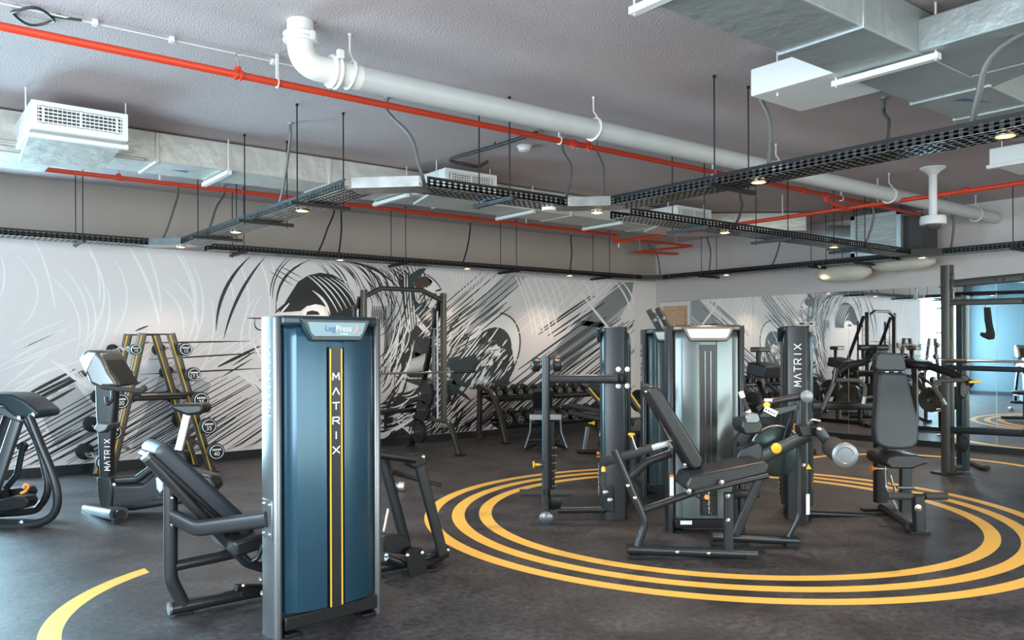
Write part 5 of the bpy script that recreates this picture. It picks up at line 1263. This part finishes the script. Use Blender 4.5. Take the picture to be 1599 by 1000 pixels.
for (x, y, r, num, where) in bars:
    p = AY(x, y, 9.32); R_ = r * 9.35 / FPX; left = 'left' in where
    t2 = thing('fixed_barbell', 'fixed black barbell%s on the %s' % (' marked ' + num if num else '', where), 'barbell', p, 'fixed barbells on the A-frame rack')
    def X(dy, dz=0): return V((p.x, p.y + dy, p.z + dz))
    for k, (y0, s) in enumerate(((0, 1), (1.06, 1))):
        h = MB().lathe(X(y0), (0, 1, 0), [(0, R_ * .80), (.004, R_ * .9), (.012, R_), (.085, R_), (.097, R_ * .9), (.10, R_ * .8)], 30).build('weight_head', 'rubber', t2)
        f = -.0008 if k == 0 else .1008
        if k == 0:
            rg = MB().sweep([X(f - .001) + V((R_ * .80 * math.cos(a), 0, R_ * .80 * math.sin(a))) for a in [2*PI*q_/36 for q_ in range(36)]], ell(.0035, .006, 8), closed=True, up=(0, 1, 0)).build('ring_mark', 'white_print', h)
            if num: font_text(num, R_ * .72, X(-.0012, -R_ * .26), (1, 0, 0), Z, 'number_mark', 'white_print', h, .0005)
            bb = MB()
            for q_ in range(5): bb.box(X(-.0012, R_ * .26) + V(((q_ - 2) * R_ * .22, 0, 0)), (R_ * .15, .001, R_ * .22), (1, 0, .25), (0, 1, 0))
            bb.build('logo_mark', 'white_print', h, smooth=False)
    MB().tube(smooth_path([X(.09), X(.22), X(.36, .022), X(.52, -.012), X(.68, .022), X(.86), X(1.07)], 5), .0145, n=12).build('handle_bar', 'chrome', t2)
    sx = 1 if not left else -1
    for Yf in (9.60, 10.24):
        zz = p.z - .02; f_ = (zz / 1.605); xl = LEG[sx][1] + (LEG[sx][0] - LEG[sx][1]) * f_
        MB().bar([(xl, Yf, zz - .02), (p.x, Yf, zz - .02), (p.x + sx * .03, Yf, zz + .02)], .03, .012, .01, .003).build('cradle_hook', 'silver', t)

# ---------------- smith frame
X0, X1, Yp, Zt = 4.93, 6.15, 9.35, 2.13
t = thing('smith_frame', 'tall black barbell lifting frame with arched top bar before the mural', 'weight machine', (5.54, 9.6, 0))
for Xs in (X0, X1):
    MB().bar([(Xs, Yp, .42), (Xs, Yp, 2.19)], .055, .09, 0, .008, up=(0, 1, 0)).build('front_post', 'bronze_black', t)
    MB().bar([(Xs, Yp + .08, 2.10), (Xs, 9.78, 1.20), (Xs, 10.20, .01)], .055, .075, 0, .01, up=(1, 0, 0)).build('rear_post', 'black_metal', t)
    MB().bar([(Xs, 10.12, .44), (Xs, 9.20, .43), (Xs, 8.97, .01)], .06, .07, .18, .02, up=(1, 0, 0)).build('curved_foot', 'bronze_black', t)
    MB().cyl((Xs - .02, 9.47, .45), (Xs - .02, 9.47, 2.10), .013, n=12).build('guide_rod', 'white_fitting', t)
    b = MB(); b.bx(Xs - .03, Xs - .01, 9.55, 9.60, .6, 2.0)
    for k in range(12): b.bx(Xs - .05, Xs + .01, 9.53, 9.60, .62 + k*.12, .635 + k*.12)
    b.build('catch_rail', 'graphite_light', t)
    s = 1 if Xs == X0 else -1
    for k, (yy, zz, rr) in enumerate(((9.72, .80, .185), (9.80, .56, .15), (9.92, .24, .16))):
        for j in range(2):
            x0 = Xs - s * 0 + (.04 + j * .035) * (1 if Xs == X1 else -1) * -1
            o = MB().lathe((x0, yy, zz), (1, 0, 0), [(0, .03), (0, rr * .55), (.006, rr * .58), (.006, rr * .86), (.0, rr * .9), (0, rr), (.028, rr), (.028, rr * .9), (.022, rr * .86), (.022, rr * .58), (.028, rr * .55), (.028, .03)], 32)
            o = o.build('weight_plate', 'cast_iron'); side = 'right' if Xs == X1 else 'left'
            tag(o, '%s iron plate of the %s pair on the %s side of the lifting frame' % (('inner', 'outer')[j], ('upper', 'middle', 'lowest')[k], side), 'weight plate', 'iron plates stored on the lifting frame')
        MB().cyl((Xs, yy, zz), (Xs - .15 * (1 if Xs == X1 else -1), yy, zz), .022, n=12).build('storage_peg', 'chrome', t)
MB().bar([(X0, Yp, 2.10), (X0 + .25, Yp, 2.22), (X1 - .35, Yp, 2.22), (X1, Yp, 2.08)], .06, .075, .08, .02, up=(0, 1, 0)).build('arched_top_bar', 'bronze_black', t)
MB().bar([(X0, 9.98, .55), (X1, 9.98, .55)], .07, .06, 0, .01).build('lower_beam', 'black_metal', t)
b = MB()
for Xs in (X0, X1): b.box((Xs, 10.2, .008), (.12, .12, .016)); b.box((Xs, 8.96, .008), (.12, .12, .016))
b.build('foot_plate', 'black_metal', t, split=True, bevel=.003)
o = MB().cyl((X0 - .45, 9.28, 1.11), (X1 + .45, 9.28, 1.11), .014, n=12).build('barbell', 'chrome'); tag(o, 'chrome barbell lying across the tall lifting frame', 'barbell')
b = MB()
for s_ in (-1, 1):
    xx = X0 - .12 if s_ < 0 else X1 + .12
    b.cyl((xx, 9.28, 1.11), (xx + s_ * .36, 9.28, 1.11), .025, n=14)
b.build('sleeve', 'bronze_black', o, org=worldloc(o), split=False)
# shorter items on the floor by it
t = thing('foam_roller', 'short grey roller lying on the floor just right of the blue leg press', 'roller', V((D(618, 766, 8.2).x, D(618, 766, 8.2).y, 0)))
p = V((D(608, 766, 8.2).x, D(608, 766, 8.2).y, .045)); MB().cyl(p, p + RT * .10, .040, n=20).build('grip_sleeve', 'graphite_light', t); MB().lathe(p + RT * .10, RT, [(0, .046), (.01, .048), (.05, .048), (.06, .04)], 22).build('end_ring', 'silver', t)

# ---------------- dumbbell rack and dumbbells
t = thing('dumbbell_rack', 'two-tier dumbbell rack standing before the mural near the corner', 'weight rack', (8.65, 9.9, 0))
for xs in (7.42, 9.98):
    MB().bar([(xs, 10.28, .01), (xs, 10.25, .86)], .07, .07, 0, .01, up=(1, 0, 0)).build('rear_leg', 'bronze_black', t)
    MB().bar([(xs, 10.20, .82), (xs, 9.92, .74), (xs, 9.72, .40), (xs, 9.60, .01)], .07, .08, .25, .015, up=(1, 0, 0)).build('curved_leg', 'bronze_black', t)
    MB().box((xs, 9.6, .008), (.10, .14, .016)).build('foot_plate', 'black_metal', t, bevel=.003)
for (y, z) in ((10.08, .68), (9.88, .28)):
    for dy in (-.10, .10): MB().bar([(7.42, y + dy, z + dy * .35), (9.98, y + dy, z + dy * .35)], .012, .05, 0, .003).build('shelf_rail', 'black_metal', t)
    MB().box((8.70, y, z - .04), (2.56, .24, .006), (1, 0, 0), (0, 1, .35)).build('shelf_tray', 'black_metal', t, smooth=False)
ordn = ['first', 'second', 'third', 'fourth', 'fifth', 'sixth', 'seventh', 'eighth', 'ninth', 'tenth', 'eleventh', 'twelfth']
def dumbbell(r, L):
    t2 = thing('dumbbell', 'x', 'dumbbell', (0, 0, 0), 'dumbbells on the two-tier rack')
    for s_ in (0, 1):
        y0 = -L / 2 if s_ == 0 else L / 2 - L * .36
        h = MB().lathe((0, y0, 0), (0, 1, 0), [(0, r * .7), (.003, r * .82), (.008, r), (L * .36 - .008, r), (L * .36, r * .8)], 22).build('dumbbell_head', 'rubber', t2)
        if s_ == 0:
            MB().sweep([V((r * .72 * math.cos(a), y0 - .0005, r * .72 * math.sin(a))) for a in [2*PI*q_/24 for q_ in range(24)]], ell(.003, .005, 6), closed=True, up=(0, 1, 0)).build('ring_mark', 'gold_rim', h)
            MB().box((0, y0 - .001, 0), (r * .95, .002, r * .30), (1, 0, .5), (0, 1, 0)).build('logo_mark', 'gold_rim', h, smooth=False)
    MB().cyl((0, -L * .2, 0), (0, L * .2, 0), .015, n=12).build('grip', 'chrome', t2)
    return t2
du, dl = dumbbell(.058, .24), dumbbell(.078, .30)
first = {0: True, 1: True}
for row, (proto, y, z, n) in enumerate(((du, 10.06, .765, 12), (dl, 9.86, .375, 11))):
    for k in range(n):
        o = proto if k == 0 else copy_tree(proto)
        o.location = (7.58 + k * (2.28 / (n - 1)), y, z); o.rotation_euler = (math.radians(19), 0, 0)
        o['label'] = '%s black dumbbell from the left on the %s shelf of the dumbbell rack' % (ordn[k], ('upper', 'lower')[row])

# ---------------- benches between the rack and the towers
db = 11.6; c = V((D(852, 690, db).x, D(852, 690, db).y, 0))
t = thing('weight_bench', 'bench seen end-on behind the round upright post', 'bench', c)
ex, ey = RT, FW
pad(t, 'seat_pad', c + Z * .47 + ey * .35, (.32, .95, .07), ex, ey, 'vinyl', .02)
MB().box(c + Z * .45 - ey * .12, (.46, .04, .085), ex, ey).build('front_bracket', 'silver', t, bevel=.01)
pad(t, 'back_pad', c + Z * .62 + ey * .9, (.30, .08, .36), ex, ey + Z * .4, 'vinyl', .02)
for s_ in (-1, 1):
    MB().tube([c + ex * .21 * s_ + Z * .43 - ey * .12, c + ex * .22 * s_ + Z * .25 - ey * .12, c + ex * (.30 if s_ < 0 else .30) * s_ + Z * .02 - ey * .18], .018, .03).build('leg', 'graphite_light', t)
    MB().tube([c + ex * .30 * s_ + Z * .02 - ey * .18, c + ex * .14 * s_ + Z * .02 + ey * .35], .016).build('skid', 'black_metal', t)
MB().bar([c + ey * .75 + Z * .02, c + ey * .75 + Z * .46], .06, .05, 0, .01).build('rear_post', 'graphite', t)
MB().bar([c + ey * .75 - ex * .25 + Z * .025, c + ey * .75 + ex * .25 + Z * .025], .06, .05, 0, .01).build('rear_foot', 'graphite', t)
db = 11.0; c = V((D(915, 694, db).x, D(915, 694, db).y, 0))
t = thing('incline_bench', 'adjustable bench with yellow stripe and knob behind the bolted tower', 'bench', c)
MB().bar([c + Z * .03 - RT * .12 + Z * 0, c + Z * .03 + RT * .30], .07, .05, 0, .01).build('base_tube', 'black_metal', t)
MB().bar([c + RT * .30 + Z * .03, c + RT * .30 + FW * .9 + Z * .03], .07, .05, 0, .01).build('base_tube', 'black_metal', t)
MB().bar([c + Z * .05 - RT * .02, c + Z * .36 + RT * .03], .05, .06, 0, .01).build('front_post', 'graphite_light', t)
MB().lathe(D(924, 661, 10.95), RT, [(-.04, .01), (0, .012), (.01, .02), (.03, .03), (.045, .03)], 16).build('adjustment_knob', 'yellow', t)
for yy in (638, 650): MB().tube(px3([(888, yy - 6), (936, yy + 4)], 10.9), .034, n=16).build('leg_roller', 'foam', t)
pad(t, 'seat_pad', c + Z * .48 + RT * .10 + FW * .35, (.26, .5, .07), RT, FW, 'vinyl', .02)
profile_pad(t, 'back_pad', [D(x, y, 10.9) for x, y in ((915, 604), (922, 600), (950, 603), (952, 609), (940, 614), (920, 611))], .8, FW, 'vinyl', .012)
MB().bar(px3([(918, 608), (948, 642), (960, 668)], 10.95), .05, .05, 0, .008).build('back_frame', 'bronze_black', t)
MB().bar(px3([(920, 606), (949, 639)], 10.9), .006, .02, 0, .002).build('yellow_stripe', 'yellow', t, smooth=False)
MB().bar(px3([(947, 610), (939, 681)], 11.0), .045, .055, 0, .01, up=RT).build('tall_leg', 'silver', t)
db = 10.6; c = V((D(998, 690, db).x, D(998, 690, db).y, 0))
t = thing('leg_curl_bench', 'piece of a striped bench with round pad seen in the gap between two towers', 'bench', c)
MB().bar(px3([(975, 606), (1006, 650), (1020, 668)], db), .06, .06, 0, .01).build('frame', 'bronze_black', t)
MB().bar(px3([(975, 600), (1006, 645)], db - .04), .006, .022, 0, .002).build('yellow_stripe', 'yellow', t, smooth=False)
MB().lathe(D(1000, 664, db - .1), FW, [(0, .05), (.01, .075), (.3, .075), (.31, .05)], 22).build('roller_pad', 'vinyl_soft', t)
MB().bar([c + Z * .03 + RT * .1, c + Z * .45 + RT * .1], .06, .06, 0, .01).build('post', 'black_metal', t)
MB().bar([c + Z * .03 - RT * .3, c + Z * .03 + RT * .4], .07, .05, 0, .01).build('base_tube', 'black_metal', t)

# ---------------- plate loaded rowing machines in front of the mirror
def plate_machine(o, label):
    t = thing('plate_loaded_machine', label, 'exercise machine', o, 'plate loaded machines before the mirror wall')
    o = V(o)
    def P_(x, y, z): return o + V((x, y, z))
    MB().bar([P_(0, -.6, .04), P_(0, .8, .04)], .08, .07, 0, .01).build('base_beam', 'black_metal', t)
    MB().bar([P_(-.35, .7, .04), P_(.35, .7, .04)], .08, .07, 0, .01).build('cross_foot', 'black_metal', t)
    MB().bar([P_(-.3, -.6, .04), P_(.3, -.6, .04)], .08, .07, 0, .01).build('cross_foot', 'black_metal', t)
    MB().bar([P_(0, 0, .05), P_(0, 0, 1.12)], .08, .08, 0, .01, up=(0, 1, 0)).build('mast', 'bronze_black', t)
    pad(t, 'chest_pad', P_(0, -.05, 1.12), (.42, .30, .17), (1, 0, 0), (0, 1, .2), 'vinyl', .02)
    MB().bar([P_(0, .05, 1.2), P_(0, .05, 1.38)], .06, .05, 0, .01, up=(0, 1, 0)).build('handle_post', 'black_metal', t)
    MB().box(P_(0, .02, 1.40), (.26, .16, .07)).build('handle_block', 'bronze_black', t, bevel=.015)
    for s in (-1, 1):
        MB().bar([P_(s * .08, .0, .95), P_(s * .22, -.2, .75), P_(s * .30, -.45, .55)], .06, .05, .1, .012).build('swing_arm', 'black_metal', t)
        MB().tube([P_(s * .30, -.45, .55), P_(s * .52, -.45, .55)], .022).build('weight_horn', 'chrome', t)
        MB().lathe(P_(s * .40, -.45, .55), (s, 0, 0), [(0, .03), (0, .20), (.035, .20), (.035, .10), (.028, .09), (.028, .03)], 28).build('weight_disc', 'cast_iron', t)
        MB().lathe(P_(s * .30, .35, .62), (s, 0, 0), [(0, .03), (0, .17), (.035, .17), (.035, .10), (.028, .09), (.028, .03)], 28).build('weight_disc', 'cast_iron', t)
        MB().tube([P_(s * .05, .35, .62), P_(s * .36, .35, .62)], .02).build('storage_horn', 'chrome', t)
    MB().bar([P_(0, .45, .05), P_(0, .40, .66)], .06, .06, 0, .01, up=(0, 1, 0)).build('storage_post', 'black_metal', t)
    pad(t, 'seat_pad', P_(0, -.42, .50), (.30, .34, .07), (1, 0, 0), (0, 1, 0), 'vinyl', .02)
    MB().bar([P_(0, -.42, .05), P_(0, -.42, .46)], .07, .06, 0, .01, up=(0, 1, 0)).build('seat_post', 'black_metal', t)
    MB().lathe(P_(.05, -.42, .36), (1, 0, 0), [(0, .012), (.03, .014), (.035, .03), (.05, .03)], 16).build('adjustment_knob', 'yellow', t)
    return t
plate_machine((9.6, 6.65, 0), 'plate loaded rowing machine with padded block, left of the side-lettered tower')
plate_machine((9.45, 8.15, 0), 'plate loaded rowing machine hidden behind the silver tower, seen in the mirror')

# ---------------- squat rack at the right
A = V((9.545, 4.165, 0)); B = V((9.235, 3.10, 0)); ax = (B - A).normalized(); back = V((-ax.y, ax.x, 0)); back = back if back.x > 0 else -back
t = thing('squat_rack', 'tall dark squat rack at the right edge in front of the mirror', 'weight rack', (A + B) / 2)
for Pq, sg in ((A, 1), (B, -1)):
    u = MB().bar([Pq + Z * .02, Pq + Z * 2.36], .085, .115, 0, .008, up=ax).build('front_upright', 'bronze_black', t)
    for s_ in range(18): pass
    MB().box(Pq + Z * .012 - back * .03, (.20, .26, .024), ax, back).build('foot_plate', 'black_metal', t, bevel=.005)
    Q = Pq + back * .24
    MB().bar([Q + Z * .02, Q + Z * 2.02], .12, .085, 0, .008, up=ax).build('rear_upright', 'shroud_teal', t)
    MB().bar([Pq + Z * .06, Q + Z * .06], .07, .07, 0, .01).build('side_base', 'bronze_black', t)
    MB().bar([Pq + Z * 1.98, Q + Z * 1.98], .07, .07, 0, .01).build('side_top', 'bronze_black', t)
def R3(x, y, off=0): # point on the rack's front plane
    r = ray(x, y); n = back; k = (A - EYE + back * off).dot(n) / r.dot(n); return EYE + r * k
b = MB(); b.tube([R3(1483, 425), R3(1490, 428), R3(1490, 465), R3(1483, 462)], .010, 0, 8)
for k in range(5): b.tube([R3(1483, 428 + k*8), R3(1491, 430 + k*8)], .006, n=6)
b.build('side_ladder', 'graphite_light', t)
MB().bar([R3(1492, 443), R3(1600, 433)], .06, .085, 0, .01).build('top_beam', 'bronze_black', t)
b = MB()
for x in (1556, 1568): b.cyl(R3(x, 437 , -.035), R3(x, 437, -.03), .018, n=16)
b.build('beam_hole', 'rubber', t, split=True)
MB().bar([R3(1482, 473), R3(1600, 470)], .06, .065, 0, .008).build('second_beam', 'bronze_black', t)
MB().tube([R3(1492, 458, .3), R3(1600, 455, .3)], .012).build('pull_up_bar', 'black_metal', t)
MB().bar([R3(1480, 671), R3(1600, 677)], .06, .075, 0, .01).build('lower_beam', 'black_metal', t)
MB().bar([R3(1478, 574, -.04), R3(1600, 578, -.04)], .05, .055, 0, .008).build('safety_arm', 'black_metal', t)
b = MB()
for y in (482, 520, 560, 600, 640, 680): b.box(R3(1466, y, -.02) , (.02, .05, .02), ax, back)
b.build('side_peg', 'chrome', t, split=True)
o = MB().tube([R3(1470, 563, -.10), R3(1640, 566, -.10)], .014, n=12).build('barbell', 'chrome'); tag(o, 'barbell resting across the squat rack at chest height', 'barbell')
MB().tube([R3(1478, 563.5, -.10), R3(1512, 564.3, -.10)], .024, n=14).build('sleeve', 'bronze_black', o, org=worldloc(o))
o = MB().slab([R3(x, y, .25) for x, y in ((1536, 480), (1544, 480), (1547, 505), (1551, 522), (1550, 530), (1543, 531), (1534, 527), (1530, 524), (1531, 519), (1538, 521), (1540, 517), (1537, 500))], back, .04).build('hanging_strap', 'rubber', bevel=.008); tag(o, 'thick black strap hanging in the middle of the squat rack', 'strap')
MB().cyl(R3(1540, 470, .27), R3(1540, 482, .27), .008, n=8).build('strap_hook', 'chrome', o, org=worldloc(o))
o = MB().lathe(R3(1505, 681, .05), -Z, [(0, .02), (.03, .05), (.10, .055), (.16, .03), (.19, .012)], 16).build('pull_strap', 'rubber'); tag(o, 'black cable handle hanging under the low beam of the squat rack', 'handle')
p0 = R3(1487, 738); a_ = G(1488, 737, .02); b_ = G(1505, 719, .02)
o = MB().tube([a_, b_], .022, n=14).build('rope_handle', 'white_fitting'); tag(o, 'white handle lying at the foot of the squat rack left upright', 'handle')
o = MB().tube(smooth_path([G(1507, 721, .02), G(1520, 725, .02), G(1535, 731, .03), (G(1543, 730, .03))], 5), .026, n=12).build('rope_handle', 'rubber'); tag(o, 'black rope handle lying on the floor beside the white one', 'handle')
